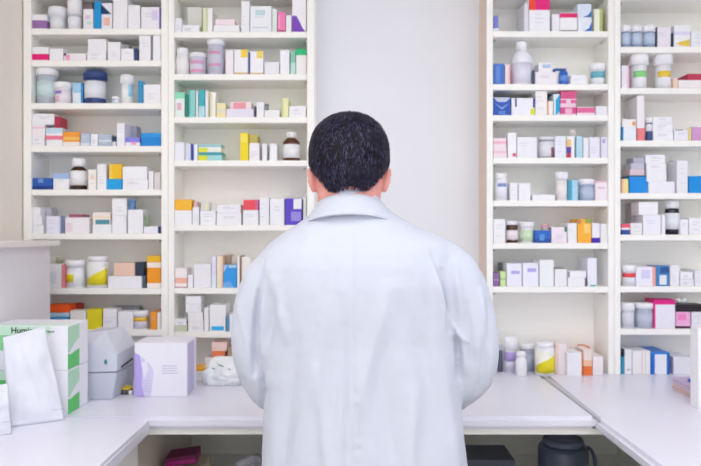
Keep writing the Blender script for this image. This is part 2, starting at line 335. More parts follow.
C(292, 306.4, -6, W, 'tall white carton with a purple curved corner', [('Q', [(0, .54), (.3, .55), (.5, .68), (.75, .88), (1, 1), (0, 1)], '#7b3fb8')], t=0)
row(2, 1)
J(176, 189, 48, 'white bottle with a rounded cap, left end', lid=.28, bw=1, lw=.86, lab=(.36, .95, '#f6f4f4'), kind='bottle')
J(189.2, 207, 53, 'short lavender jar with pink print', lid=.18, bc='#d3d2e2', bw=.95, lab=(.3, .9, '#d9d5e6'), bands=[(-50, 50, .35, .5, '#e3a6c9'), (-50, 50, .75, .88, '#eda6c6')])
J(207, 225, 38, 'tall lavender jar with pink print', lid=.15, bc='#c9c9dc', bw=.92, lab=(.25, .92, '#d0cfe0'), bands=[(-50, 40, .34, .42, '#dfa0c4'), (-50, 40, .68, .76, '#e3a3c4')])
C(225.4, 233.6, 50, '#f3edf3', 'white carton right of the tall lavender jar'); C(234, 248, 49.5, W, 'white carton with yellow top patch and tan base', [('P', .5, .98, 0, .32, '#f3d23a'), ('B', .08, '#dcbb8a')], t=0)
C(248.2, 249.8, 52, '#3a5ca6', 'very thin blue pack between yellow marked cartons', t=0); C(250, 263.4, 51, W, 'white carton with yellow right corner', [('P', .5, .98, 0, .32, '#f0d468'), ('B', .08, '#dcbb8a')], t=0)
C(264.2, 279.4, 62, '#ececf3', 'low greyish white carton'); C(280, 289.6, 50, W, 'upright white carton left of the green ones'); C(290.4, 295.4, 51, '#8cc9b4', 'slim sea green carton', [('B', .5, '#bfe3d8')], t=0)
C(295.8, 306.6, 49, '#f3efef', 'white carton with a bright green top', [('T', .24, '#17c07c')], t=0)
row(2, 2)
C(175, 184.8, 92.5, '#e9f4ef', 'pale green carton with a pink spot, left end', [('T', .24, '#8fe0bd'), ('P', .2, .65, .42, .7, '#e3b3c8')], t=0); C(185.2, 188, 94, '#2b8c7c', 'dark green strip painted for a shaded gap', t=0)  # dark green strip stands in for the shade in a gap between cartons
C(188.4, 195.4, 90, '#8fd3cd', 'teal carton right of the dark green gap strip', [('P', .0, .25, 0, 1, '#4fb3ac')], t=0); C(195.8, 198.2, 91, W, 'thin white pack between teal cartons'); C(198.6, 204.6, 89.6, '#3bb3bc', 'saturated teal carton', [('B', .4, '#b4dfe6')], t=0); C(205, 208.8, 91, '#f0eff5', 'thin white pack right of the teal cartons')
C(209.4, 215.8, 92, '#f6f4ec', 'upright cream carton', [('L', .35, '#dcd7a8')], t=0); C(216.4, 225.6, 103, '#f1e7b6', 'pale yellow carton right of the cream one', [('M', .45, .7, '#e6e3d2'), ('B', .3, '#f3e3a0')], t=0)
a = C(226, 253.8, 109, '#ebe4f4', 'wide lavender carton under the red blotched one', dep=.08, t=0); C(230, 251, 101.6, '#f3dfe4', 'pinkish carton with a red blotch', [('P', .15, .75, .1, .95, '#ef9aa8')], on=a, t=0)
C(254, 255.8, 106, '#4a4a5e', 'very thin dark pack left of white carton', t=0); C(256.4, 264, 102, W, 'white carton right of the thin dark pack'); a = C(264.4, 280, 110, '#f0f0f2', 'low white carton carrying a grey tin', dep=.07); J(264.6, 269, 104, 'tiny grey tin on a low white carton', lid=.3, lc='#777c84', bc='#8c9098', on=a)
C(281.4, 288.6, 98, '#ecebb4', 'upright pale yellow carton', [('L', .3, '#cfd69c')], t=0); C(289, 306, 106, W, 'wide white carton against the right panel')
row(2, 3)
C(174.8, 184.6, 142, '#f0f0f8', 'square white carton, left end'); C(185, 190.8, 143.5, '#dcdff0', 'slim lavender carton beside the left end one'); C(191.2, 197.8, 144, '#eff1fb', 'white carton with a navy left edge', [('L', .4, '#3346a8')], t=0)
a = C(198.2, 222, 152.3, '#a6dcdf', 'lower of two long teal and yellow cartons', [('L', .38, '#dfe23a'), ('M', .0, .35, '#3f9fb0')], dep=.07, t=0); C(198.2, 221, 144.2, '#f2f2ec', 'upper of two long teal and yellow cartons', [('P', 0, .4, .45, 1, '#e4e63c'), ('T', .35, '#9cc8d0')], on=a, t=0)
C(240, 248.4, 132.8, '#f4dd1c', 'tall bright yellow carton', [('P', .1, .9, .08, .35, '#f8e65a')], t=0); a = C(249, 259.4, 143, W, 'white carton under the olive one'); C(248.8, 257.4, 134.4, '#c2b45a', 'small olive carton on a white one', on=a, t=0)
C(262, 267, 143.6, '#f1f1f4', 'slim white carton between two dark gaps'); C(269.4, 277, 143.6, W, 'white carton left of the brown bottle')
J(282.6, 300, 132, 'brown glass bottle with white cap and label', lid=.19, neck=(.62, .5), bc='#5a3119', lab=(.43, .9, '#efeff3'), rough=.1, kind='bottle', lw=.56)
row(2, 4)
a = C(174.6, 191.8, 210.4, W, 'white carton beneath the amber one', dep=.07, t=0); C(174.6, 192, 199.6, '#fbbd35', 'amber yellow carton, left end', on=a, t=0)
a = C(192.4, 199.2, 207, '#eeeef5', 'white carton right of the amber one'); C(193, 197, 201.6, '#e6c0b8', 'tiny pinkish pack on a white carton', on=a, t=0)
a = C(200, 215.8, 211, W, 'white carton carrying a small cream pack', dep=.06); C(200.4, 208.6, 202, '#dfe0dc', 'small cream and grey pack', [('P', .5, .9, .2, .8, '#f3e9c2')], on=a, t=0)
a = C(216.4, 241.2, 213, W, 'lower of two long white cartons', dep=.08, t=1); C(216.8, 240.6, 204.6, W, 'upper of two long white cartons', on=a)
a = C(242.8, 258.6, 210, '#f2f2f6', 'white carton beneath the red one', dep=.07); C(243, 258.4, 199.8, '#f0525f', 'coral red carton', [('R', .2, '#d6629a')], on=a, t=0)
C(259.4, 269, 197, W, 'tall white carton right of the red one'); C(269.6, 284.4, 199, W, 'wide white carton left of the purple one'); C(285, 302, 198.4, '#5b45c4', 'purple and white checkered carton', [('P', .5, .98, .02, .4, '#f1f1f6'), ('P', .35, .95, .5, .85, '#9a8ee0')], t=0)
C(303, 306.6, 196, '#dfe6df', 'slim pale carton against the right panel')
row(2, 5)
C(175, 187, 268, '#f6eeee', 'white carton with a coral lower band, left end', [('M', .5, .78, '#f3b8a4'), ('B', .04, '#a8463a')], t=0); C(187.6, 193, 275, W, 'tiny white carton right of the coral banded one'); C(193.6, 211, 264, '#f0eef5', 'broad white carton', t=0); C(211.4, 216.2, 256.6, '#e3e0f4', 'slim lavender carton', [('B', .4, '#e4eef6')], t=0)
C(216.6, 223, 256, '#f1e2d0', 'slim cream tan carton', [('R', .25, '#f3c9a4')], t=0); C(223.2, 236.6, 265, '#2f9be8', 'sky blue carton', [('Q', [(0, 0), (.35, 0), (0, .35)], '#b9c8f4'), ('P', .4, 1, .0, .12, '#b9dcf6'), ('Q', [(0, .8), (.5, .7), (.8, 1), (0, 1)], '#6db0ee')], dep=.05, t=0)
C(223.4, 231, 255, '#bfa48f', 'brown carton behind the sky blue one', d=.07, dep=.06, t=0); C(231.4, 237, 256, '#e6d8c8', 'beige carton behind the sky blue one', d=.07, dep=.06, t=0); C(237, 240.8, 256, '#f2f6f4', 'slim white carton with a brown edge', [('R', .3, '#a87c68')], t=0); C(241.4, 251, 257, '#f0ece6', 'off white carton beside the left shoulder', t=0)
row(2, 6)
a = C(175, 187, 325.3, '#cdd4be', 'flat greenish carton at the left end', dep=.06, t=0); C(175, 186.6, 319, W, 'flat white carton on the greenish one', on=a)
a = C(188, 203.4, 321.4, '#f2f0f2', 'lowest white carton of the tall stack', dep=.07); a = C(188, 203, 312.3, '#f3f0f1', 'second white carton up the tall stack', on=a); a = C(185.6, 201, 304, W, 'third white carton up the tall stack', on=a); C(185.4, 201, 296, W, 'topmost white carton of the tall stack', on=a)
C(204, 208.8, 308, W, 'slim white carton right of the tall stack'); C(209.4, 225.6, 305, W, 'upright white carton with a cyan base stripe', [('P', .12, .9, .8, .95, '#2cb2ea')], t=0); C(226.6, 229, 318, '#5aa4cc', 'thin blue pack beside the left sleeve', t=0); C(229.2, 234, 314, W, 'white carton half hidden by the left sleeve')
ST['loc'] = None
# counter below rack 2
ST.update(z=CT, D=DF, cl=None, zmax=None)
a = C(205, 220, 358, W, 'white carton on the counter beneath the orange one', dep=.08, t=0); b = C(211.5, 225, 351.4, '#f58a5a', 'orange carton on the counter stack behind the plastic bag', on=a, t=0); b = C(211, 226.5, 342.6, '#f7d9d2', 'pale pink carton topping the counter stack behind the plastic bag', on=b, t=0)
C(227.5, 233, 347, '#b9a18c', 'brown carton on the counter beside the left sleeve', t=0)
a = C(190, 212, 371.3, W, 'white carton on the counter beneath the amber one', d=-.09, dep=.10, t=0); C(191, 210, 363.8, '#fbb62c', 'amber carton on the counter behind the purple arc carton', on=a, t=0)
# ---- rack 3 -------------------------------------------------------
row(3, 0)
C(493.3, 498.6, 16, '#7a7fd0', 'small blue carton, left end', [('B', .22, '#e6e8f4')], t=0); C(524, 528.8, 3, '#e3e2ea', 'pale slim carton left of the magenta topped one'); C(529, 550, -4, W, 'large white carton with red and magenta top', [('P', 0, 1, .0, .38, '#e4127a'), ('P', 0, .3, 0, .38, '#f5432e')], t=1)
C(552, 559.8, 14, '#f1f0f6', 'plain white carton right of the large magenta one'); C(560, 577.4, 12.4, '#f3f3f6', 'white carton with a magenta band near its top', [('M', .04, .27, '#e5266e'), ('B', .07, '#6a5a68')], t=0)
a = C(577.8, 592, 17.2, '#eaf0fa', 'lower white carton with a blue swoosh', [('Q', [(1, .3), (1, 1), (.35, 1), (.8, .75)], '#2b6fc4')], dep=.07, t=0); C(577.8, 592, 3.5, '#dfe8f8', 'upper white carton with a blue swoosh', [('Q', [(1, .45), (1, 1), (.4, 1), (.8, .8)], '#3b76c0')], on=a, t=0)
C(594, 602.8, 9, '#f1f3de', 'upright cream carton with an olive right edge', [('R', .35, '#b9c077')], t=0)
row(3, 1)
C(493.3, 504.6, 63.6, '#3f73c4', 'blue carton, left end', [('P', .2, .6, .1, .9, '#5c8ad6')], t=0); C(505, 510.4, 64.5, '#f3dfe6', 'slim pink white carton', [('R', .3, '#e9b3b8')], t=0)
J(510.8, 532.2, 41, 'big white bottle with a narrow neck', lid=.2, neck=(.56, .5), bc='#f0f0f8', lab=(.5, .95, '#e2e1f0'), kind='bottle', lw=.5)
C(532.6, 534.8, 70, '#46506a', 'very thin dark pack beside the big white bottle', t=0); a = C(535, 556.6, 72, '#f3eff5', 'white carton under one with blue print', dep=.08); C(539, 552.6, 62, W, 'white carton with blue print', [('P', .3, .9, .2, .6, '#b7c8e6')], on=a, t=0)
# blue pump dispenser
e = empty('pump_dispenser', (wx(563.3, 2.43), 2.43, ST['z'] + .0003), label('blue pump dispenser with a hooked nozzle'), 'dispenser')
bm = bmesh.new(); lathe(bm, [(0, 0), (.015, 0), (.0165, .002), (.0165, .012), (.0145, .028), (.0155, .044), (.012, .050), (0, .052)], 24); link('body', bm, mat('#2c66c8', .3, .5, .03), e, True)
bm = bmesh.new(); box(bm, -.032, .010, -.006, .006, .0525, .060, bev=.002, seg=2); box(bm, -.037, -.028, -.005, .005, .042, .058, bev=.002, seg=2); link('nozzle', bm, mat('#1f4fa8', .3, .5, .03), e)
bm = bmesh.new(); lathe(bm, [(.0153, .014), (.0172, .014), (.0160, .034), (.0145, .034)], 24); link('label', bm, mat('#6c9be4', .4, .4, .03), e, True)
a = C(570.4, 588, 79, W, 'lower of two flat white cartons', dep=.07, t=0); C(571, 587.4, 74.5, W, 'upper of two flat white cartons', on=a, t=0)
J(590, 605.4, 63.6, 'white jar with a teal label', lid=.3, bw=.95, lab=(.36, .96, '#eef4f6'), bands=[(-75, 60, .38, .68, '#6fb9cc')])
row(3, 2)
C(493.3, 510.6, 97.4, '#2358bc', 'dark blue carton with pale arcs, left end', [('Q', [(.0, .0), (1, .0), (.75, .25), (.25, .25)], '#c5cbe0'), ('Q', [(.05, .3), (.5, .55), (.95, .3), (.5, .68)], '#8fa6dc'), ('P', .3, .7, .75, .92, '#5e86d0')], t=0)
C(511.4, 535, 98, '#f1f2fa', 'white carton with navy edges and a lime corner', [('P', .15, .22, .0, .5, '#2b3480'), ('P', .92, 1, .0, .55, '#3a3a9c'), ('P', .82, 1, .6, .95, '#d8e234')], t=0, dep=.06)
C(535.4, 547.4, 91, '#f6f3f3', 'tall white carton left of the dark teal one', dep=.08); C(547.8, 553.2, 101, '#f8f2ec', 'slim white carton with a peach line', [('L', .25, '#f2c9ae')], dep=.05, t=0); C(547.6, 552, 91.5, '#2a4c5e', 'dark teal carton at the back', d=.075, dep=.05, t=0)
C(553.6, 560, 94, '#e3f1f8', 'white carton with a cyan diagonal', [('Q', [(.3, .3), (1, .0), (1, .8), (.3, 1)], '#22aee0')], t=0)
a = C(560.4, 576, 105.4, '#f4d3e0', 'lower pink striped carton', [('M', .2, .85, '#d94f90'), ('P', .3, .75, .3, .8, '#f0b6cf')], dep=.07, t=0); a = C(560.4, 576.6, 98.8, '#f2d8e4', 'middle pink striped carton', [('M', .15, .7, '#e0679c'), ('P', .35, .65, .0, 1, '#f3cfe0')], on=a, t=0); C(560.4, 576.2, 91.5, '#d9588a', 'topmost dark pink carton', on=a, t=0)
C(576.8, 595, 106.8, '#f5e6ee', 'white carton with a long pink bar', [('M', .1, .7, '#e2679a')], dep=.07, t=0); C(595.6, 607.4, 106, '#ecebf2', 'flat white carton against the right panel')
row(3, 3)
a = C(493.3, 507, 147.8, '#f4e3ea', 'lower pinkish white carton, left end', [('M', .3, .55, '#f2c9d8')], dep=.06, t=0); C(493.3, 506.6, 138, '#f5e6ec', 'upper pinkish white carton, left end', [('M', .3, .6, '#f3b9cc')], on=a, t=0)
C(507.6, 516.6, 132.6, W, 'tall white carton with a red dot', [('P', .55, .95, .82, .95, '#d9507c')], t=0); C(517, 537.2, 137, '#f0f0f6', 'big square white carton', t=1)
J(538.4, 554.4, 137, 'grey jar with white label and maroon print', lid=.14, bc='#8e93a6', lab=(.22, .95, '#e6e8f0'), bands=[(20, 80, .5, .95, '#96586e')])
C(554.8, 566.2, 136, '#e9edf8', 'white carton left of the colour striped one', t=1); C(566.6, 574.8, 136, '#f3f1f2', 'white carton with orange purple and red stripe', [('P', 0, .55, .15, .5, '#f0c98a'), ('P', 0, .55, .5, .78, '#5a4aa8'), ('P', 0, .55, .78, 1, '#c63c5a')], dep=.04, t=0)
J(569.4, 575.6, 130, 'slim cream capped tube at the back', lid=.2, lc='#f6efe6', bc='#f1efee', d=.06, kind='bottle')
C(576.2, 582.8, 136, '#b9dbec', 'slim light blue carton', t=0); C(583.2, 588.8, 137.6, '#eef0f4', 'slim white carton right of the light blue one'); C(589.2, 600, 137, '#eceaf6', 'lavender white carton'); C(600.8, 607.4, 137, '#e9e5f4', 'lavender carton against the right panel', [('P', .2, .7, .1, .3, '#b5a8d8')], t=0)
row(3, 4)
J(494.6, 507.4, 173, 'white bottle with a small blue mark, left end', lid=.24, lw=.92, bw=.97, lab=(.3, .95, '#f0f2fc'), bands=[(-45, 45, .38, .5, '#8fa4dc')], kind='bottle')
C(510, 517.8, 183, W, 'left of two small white cartons'); C(518.6, 530.6, 183, W, 'right of two small white cartons'); C(532.4, 555, 194.6, W, 'flat white carton', t=0)
J(555, 567.8, 172, 'white tube with a wide cap', lid=.28, bw=.92, lab=(.3, .97, '#f4eeef'), kind='bottle')
C(568.2, 577.8, 180, '#a9daf0', 'light cyan carton with a teal left edge', [('L', .4, '#4fa6c6')], t=0)
J(578.2, 594.4, 179, 'bluish grey jar with a white lid', lid=.26, bc='#a8b8d2', bw=.92, lab=(.4, .9, '#c0cde2'))
C(595.4, 607.4, 181, '#f4eaf0', 'pinkish white carton against the right panel', [('T', .1, '#e8bfd0'), ('P', .2, .8, .3, .4, '#e3c6d2')], t=0)
row(3, 5)
C(493.3, 505.4, 219, W, 'white carton, left end'); J(506, 518, 221, 'dark brown bottle with a pink label', lid=.18, bc='#4a3024', lab=(.42, .86, '#f1e6ec'), rough=.12, kind='bottle', lw=.95)
J(518.8, 534.2, 222, 'white jar with a pale green label', lid=.26, bw=.92, lab=(.36, .95, '#e4f2df'), bands=[(-50, 40, .42, .9, '#cfeac6')])
a = C(534.6, 551, 230.4, '#2a6ac2', 'blue carton carrying a small pinkish pot', [('B', .35, '#2450a4'), ('P', .3, .6, .3, .8, '#5b96de')], dep=.07, t=0); J(541, 548.4, 224, 'small pinkish pot on the blue carton', lid=.4, lc='#e3a8b4', bc='#b9a7a4', on=a)
C(551.4, 567, 227, '#f3e6f0', 'pinkish white carton with a dark green corner', [('P', .85, 1, .0, .3, '#1f7a5c')], t=1); C(567.6, 577, 223, '#f1f2f6', 'white carton left of the amber one'); C(577.4, 591.6, 219, '#fbb53a', 'amber carton with green and brown top corners', [('P', 0, .25, 0, .2, '#c78c5a'), ('P', .55, 1, 0, .17, '#9cab4c'), ('P', .45, .9, .2, .6, '#fcd072')], t=0)
C(592, 600, 223, '#eeecf6', 'white carton with a deep purple base', [('B', .26, '#4a22b0')], t=0); C(600.4, 607.4, 224, '#f0eeee', 'white carton right of the purple based one')
row(3, 6)
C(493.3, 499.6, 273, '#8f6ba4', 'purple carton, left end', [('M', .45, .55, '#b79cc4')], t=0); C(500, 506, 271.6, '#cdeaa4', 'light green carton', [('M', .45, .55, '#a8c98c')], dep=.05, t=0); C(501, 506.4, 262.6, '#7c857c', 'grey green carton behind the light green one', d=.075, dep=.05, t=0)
C(506.6, 522, 263.5, '#f0f0fc', 'first white carton with a lavender dash', [('P', .3, .85, .32, .46, '#b9b0ea')], t=0); C(522.6, 538.6, 263, '#f0f0fc', 'second white carton with a lavender dash', [('P', .3, .85, .22, .38, '#b3aae6')], t=0); C(539.4, 554, 260, '#f0f4f6', 'upright plain white carton', t=0)
C(554.8, 567, 268.4, '#f2f0f3', 'white carton left of the stacked pair', [('T', .04, '#9a9098')]); a = C(567.6, 586, 278, W, 'lower of the stacked pair of white cartons', [('R', .06, '#6a6a7c')], dep=.07, t=0); C(567.6, 586, 271, W, 'upper of the stacked pair of white cartons', [('P', .02, .09, .1, .9, '#5a5a6a')], on=a, t=0)
C(587.4, 597, 258, '#eff0fb', 'tall white carton with a teal foot', [('P', .3, .9, .95, 1, '#3fae9c')], t=0)
ST.update(z=CT, D=DF, cl=None, zmax=None); ST['loc'] = 'counter, third rack'
J(497, 503, 345, 'slim dark bottle beside the right sleeve', lid=.2, lc='#c9ccd4', bc='#5b6478', kind='bottle', d=.05)
J(503.4, 517, 337, 'tall white tub with a lilac label', lid=.38, bw=.92, lab=(.42, .97, '#e6e2f4'), bands=[(-85, 85, .42, .68, '#b4a5dc')], d=.03)
J(515.4, 526.8, 352, 'small white bottle before the grey jar', lid=.2, neck=(.6, .66), lw=.8, d=-.03, kind='bottle')
J(519, 535, 344, 'grey jar behind the small white bottle', lid=.18, bc='#a9afc2', bw=.94, lab=(.4, .9, '#bac2d4'), d=.045)
J(535, 554.6, 343, 'white jar with slanted yellow print', lid=.15, lw=.86, lab=(.24, .96, '#f6f5ea'), bands=[(-75, 74, .72, .90, YEL, .32)], d=-.035)
C(555, 566.6, 344.5, '#f1e6ea', 'upright pinkish cream carton', [('L', .3, '#eacfc2')], t=0); C(567.2, 582.4, 352.5, '#f0f0f6', 'square white carton left of the orange one', [('R', .08, '#f0b49c')], t=0, d=-.02); C(583.2, 592, 350, '#f3e4dc', 'white and orange carton', [('B', .36, '#ef7a3c'), ('M', .4, .64, '#f3c4a4')], t=0, d=-.01); C(582, 590, 346.5, '#e08a6a', 'orange carton behind the white and orange one', d=.085, dep=.05, t=0)
C(592.6, 603.4, 356.5, '#f5ecee', 'low pinkish white carton', d=-.01)
# ---- rack 4 -------------------------------------------------------
row(4, 0)
for k, (x0, x1) in enumerate(((621, 630.4), (630.8, 641.6), (642.4, 655))):
    J(x0, x1, 25.5, ['first blue grey bottle from the left panel', 'second blue grey bottle from the left panel', 'third blue grey bottle, beside the white carton'][k], lid=.28, bc='#8ea3bd', lab=(.36, .85, '#c3d2ea'), kind='bottle', bw=.96)
C(656.4, 671, 27, '#f1eaf4', 'pinkish white carton', [('L', .06, '#5a5a72')], t=1); C(672.4, 673.6, 33, '#33506c', 'very thin dark pack', t=0); C(674, 690.4, 25, W, 'white carton with a yellow wedge', [('Q', [(.15, .8), (.95, .65), (.95, .95), (.4, .92)], '#f0d24a'), ('M', .3, .45, '#e4def4')], t=0); C(691, 705, 31, W, 'white carton at the picture edge')
row(4, 1)
C(621.6, 629, 65.5, '#f1e9f2', 'pinkish carton, left end', [('R', .3, '#f0c9da')], t=0)
for k, x0 in enumerate((629.4, 653.6)):
    J(x0, x0 + 18.4, 53, ['tall white tub with a green band', 'tall white tub with a yellow band'][k], lid=.3, bw=.84, lab=(.33, .98, '#f2f3f8'), bands=[(-60, 50, .48, .66, ['#8fd88a', '#f0cf45'][k])])
C(673.2, 678, 78, '#f2d7c6', 'slim peach carton right of the yellow banded tub'); a = C(678.4, 704, 80, '#f4eff0', 'long flat white carton', t=0); C(688, 703, 73.5, '#c23a5a', 'crimson pack on the flat white carton', on=a, t=0)
row(4, 2)
a = C(621.6, 636.4, 127, '#e9f0f6', 'white carton with a blue left edge', [('L', .12, '#2a8cc4')], dep=.06, t=0); C(621.6, 635.6, 119.5, '#f4f1f1', 'small white carton with an orange dot', [('P', .72, .95, .3, .8, '#e8a45c')], on=a, t=0)
C(637, 644.6, 95.5, '#f3eef2', 'tallest white carton with a salmon foot', [('B', .28, '#f0838a')], t=0); J(645.6, 652, 117, 'white bottle with a navy foot', lid=.25, lab=(.3, .6, '#eef0f6'), bc='#3d4f8e', kind='bottle')
a = C(653, 673.4, 131.5, W, 'lowest of three stacked white cartons', dep=.08); a = C(652.6, 673, 124, W, 'middle of three stacked white cartons', on=a); C(653, 672.6, 116.6, W, 'topmost of three stacked white cartons', on=a)
C(674, 688.6, 129.5, '#efeef6', 'low white carton right of the stack of three', [('P', .1, .6, .0, .08, '#6a6a74')]); C(689, 691.4, 128, '#f2e28c', 'thin yellow pack', t=0); C(691.6, 703, 127, '#d7a0d2', 'orchid pink carton at the picture edge', t=0)
row(4, 3)
C(621.6, 628.6, 179, '#f2df98', 'small pale yellow carton, left end', [('L', .3, '#f4c9a8')], t=0); a = C(629.2, 648, 175.6, '#1790e4', 'bright blue carton under grey flat packs', [('T', .06, '#2b5068')], dep=.08, t=0)
a2 = C(630.6, 645.6, 169, '#d9c6ce', 'lower grey pink flat pack', on=a, t=0); a2 = C(632, 645.6, 163, '#c6c6d4', 'middle grey flat pack', on=a2, t=0); C(634, 645.6, 157.4, '#b4b6c4', 'upper grey flat pack', on=a2, t=0)
a = C(648.6, 675, 181.6, '#f2f0f8', 'wide white carton at the foot of the stack', dep=.08); a = C(647, 666.8, 172, W, 'second white carton up the stack', on=a); a = C(646.4, 666.4, 163.5, W, 'third white carton up the stack', on=a); C(646, 666, 154.6, W, 'topmost white carton of the stack', on=a)
J(669, 676.4, 161, 'grey bottle behind the stack', lid=.2, lc='#a3a1aa', bc='#9a98a2', d=.085, kind='bottle'); C(676.8, 688, 160.4, '#eeeef2', 'tall white carton right of the stack', t=1); C(689, 703, 176, '#1592e2', 'bright blue carton at the picture edge', t=0)
row(4, 4)
C(621.6, 630, 224, '#f2f2f6', 'small carton with red top and navy foot', [('T', .35, '#ef5a7a'), ('B', .45, '#2c4c9c')], t=0); C(630.4, 642.4, 223, '#f1eff0', 'low white carton right of the red topped one', dep=.05); a = C(643, 661, 215, '#f1f0f8', 'wide white carton beneath another', dep=.08); C(639.4, 659, 202, W, 'white carton resting atop the wide one', on=a)
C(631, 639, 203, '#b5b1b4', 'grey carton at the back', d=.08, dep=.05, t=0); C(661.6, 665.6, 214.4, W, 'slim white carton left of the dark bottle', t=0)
J(664.8, 679, 201, 'black bottle with white cap and label', lid=.22, neck=(.66, .8), bc='#23222e', lab=(.36, .84, '#eceef6'), kind='bottle', rough=.12, lw=.9, d=.022)
C(680.4, 688.4, 219.4, W, 'small white carton right of the black bottle'); C(689, 703, 218, W, 'white carton beyond the black bottle, picture edge')
row(4, 5)
J(621.6, 635.4, 265, 'white jar with a red band', lid=.34, bw=.93, lab=(.36, .96, '#e3e7ef'), bands=[(-88, 88, .38, .58, '#ee4a52')])
C(636.2, 655.8, 267, '#f0f0fa', 'white carton with a salmon right edge', [('R', .17, '#f2aca4'), ('P', .25, .7, .15, .6, '#dad6f4')], t=0); C(656.2, 669.2, 266, '#3e86c4', 'blue carton with a small white panel', [('P', .25, .8, .45, .92, '#e8ecf2'), ('P', .3, 1, .05, .35, '#2b5c98')], t=0)
C(669.8, 679.4, 265, '#f0f0f4', 'upright white carton right of the blue one'); a = C(680, 694, 279, '#eeedf2', 'lower of two small white cartons', dep=.06); C(680.4, 693, 272, W, 'upper of two small white cartons', on=a); C(694.6, 704, 270, '#e9e9f0', 'pale carton at the picture edge')
row(4, 6)
J(621.2, 634, 303, 'pale lavender jar, left end', lid=.3, bc='#d4d6e4', lab=(.4, .92, '#dcdeea')); J(634.4, 653, 303, 'blue grey jar with a white lid', lid=.22, bc='#b4bccf', bw=.95, lab=(.4, .9, '#c2cadc'))
C(653.4, 675.4, 300, '#eeedf6', 'large white carton with magenta top and edge', [('L', .08, '#e01a86'), ('T', .16, '#e01a86'), ('P', .12, .96, .2, .97, '#ecebf5')], t=1)
a = C(676, 690.6, 312, '#f3b4dc', 'pink carton with a dark foot', [('B', .14, '#3c1c28'), ('P', .1, .7, .1, .5, '#f08cc6')], dep=.07, t=0); b = C(675.8, 704, 304.5, '#241a22', 'black flat pack on the pink carton', on=a, t=0)
C(691.4, 704, 312, '#e9e7ef', 'pale carton beneath the black flat pack')
# translucent white bow of film on the black pack
bm = bmesh.new(); z0 = b['ztop']; D0 = b['D'] + .02
for sx in (-1, 1):
    rg = []
    for i in range(9):
        t = i / 8; rr = .002 + .007 * math.sin(math.pi * min(1, t * 1.1)); xx = wx(681.5, D0) + sx * .021 * t
        rg.append([(xx, D0 + rr * .9 * math.cos(a), z0 + .009 + .006 * t + rr * math.sin(a)) for a in [2 * math.pi * k / 14 for k in range(14)]])
    loft(bm, rg)
tag(link('film_bow', bm, mat('#e3ebea', .3, .5, .05, 40), None), label('crumpled pale film bow on the black flat pack'), 'wrapping')
ST.update(z=CT, D=DF, cl=None, zmax=None); ST['loc'] = 'counter, rightmost rack'
C(621.2, 624.2, 349, '#2c9fc4', 'slim cyan carton with a black top', [('T', .3, '#22222c')], t=0); C(624.6, 632, 349.5, '#f1f1f3', 'slim white carton right of the cyan one', [('P', .3, .8, .8, .84, '#9aa0a8')], t=0); C(632.4, 650.6, 351, '#f3f1f0', 'wide white carton with thin vertical stripes', [('P', .5, .56, .05, .95, '#e9d3dc'), ('P', .7, .74, .05, .95, '#e6dcc8')], t=0)
C(651, 669.4, 352.5, '#eef1f8', 'white carton with bright blue edges and roof', [('L', .2, '#1f6fd0'), ('R', .14, '#2a6cc8'), ('T', .08, '#2f82dc')], t=0, dep=.13); C(673.5, 692, 357, '#e9e9f0', 'pale grey white carton at the back', t=0)
ST['loc'] = None

# ------------------------------------------------------------------ counters
DFr = 1.853
T0, T1 = CT - .035, CT
bm = bmesh.new(); prism_xy(bm, [(XL + .002, DFr), (.6625, DFr), (.6625, DB + .008), (XL + .002, DB + .008)], T0, T1, bev=.010, seg=4)
tag(link('countertop', bm, TOP, None, False), 'white back countertop running beneath the racks behind the man', 'counter')
bm = bmesh.new()
pts = [(XL + .002, .55), (-.532, .55)] + [(-.532 - .028 + .028 * math.cos(a), DFr - .0035 - .028 + .028 * math.sin(a)) for a in [math.pi / 2 * k / 5 for k in range(6)]] + [(XL + .002, DFr - .0035)]
prism_xy(bm, pts, T0, T1, bev=.010, seg=4); tag(link('countertop', bm, TOP), 'white left return countertop carrying the paper bag', 'counter')
bm = bmesh.new(); prism_xy(bm, [(.653, .55), (XR - .002, .55), (XR - .002, DB + .008), (.681, DB + .008), (.681, DFr - .014), (.653, DFr - .014)], T0, T1, bev=.010, seg=4)
tag(link('countertop', bm, TOP), 'white right return countertop beyond the grey joint strip', 'counter')
bm = bmesh.new(); box(bm, .6630, .6805, DFr - .010, DB, T0 + .01, T1 - .001, bev=.0008); tag(link('joint_strip', bm, mat('#c4c4ca', .4, .5, .02)), 'grey joint strip between the back and right countertops', 'strip')

# base cabinets
e = empty('base_cabinet', (0, 1.872, 0), 'open base cabinet under the back countertop, holding clutter', 'cabinet')
def pc(name, *a, m=CAB, bev=.001):
    bm = bmesh.new(); box(bm, a[0], a[1], a[2] - 1.872, a[3] - 1.872, a[4], a[5], bev=bev); return link(name, bm, m, e)
INS = mat('#eeeee6', .6, .3, .01)
pc('side_panel', -.603, -.586, 1.89, 2.535, .08, T0 - .001, m=mat('#d6cdc0', .6, .3, .01)); pc('side_panel', .98, .997, 1.89, 2.535, .08, T0 - .001, m=INS)
pc('back_panel', -.586, .98, 2.535, 2.548, .08, T0 - .001, m=INS); pc('shelf', -.586, .98, 1.91, 2.535, .565, .585, m=INS); pc('bottom_panel', -.586, .98, 1.90, 2.535, .08, .10, m=INS)
pc('front_rail', -.586, .98, 1.872, 1.889, T0 - .018, T0 - .001, m=UNIT); pc('plinth', -.603, .997, 1.93, 1.95, .001, .079)
pc('divider_panel', .05, .067, 1.91, 2.535, .586, T0 - .02, m=INS)
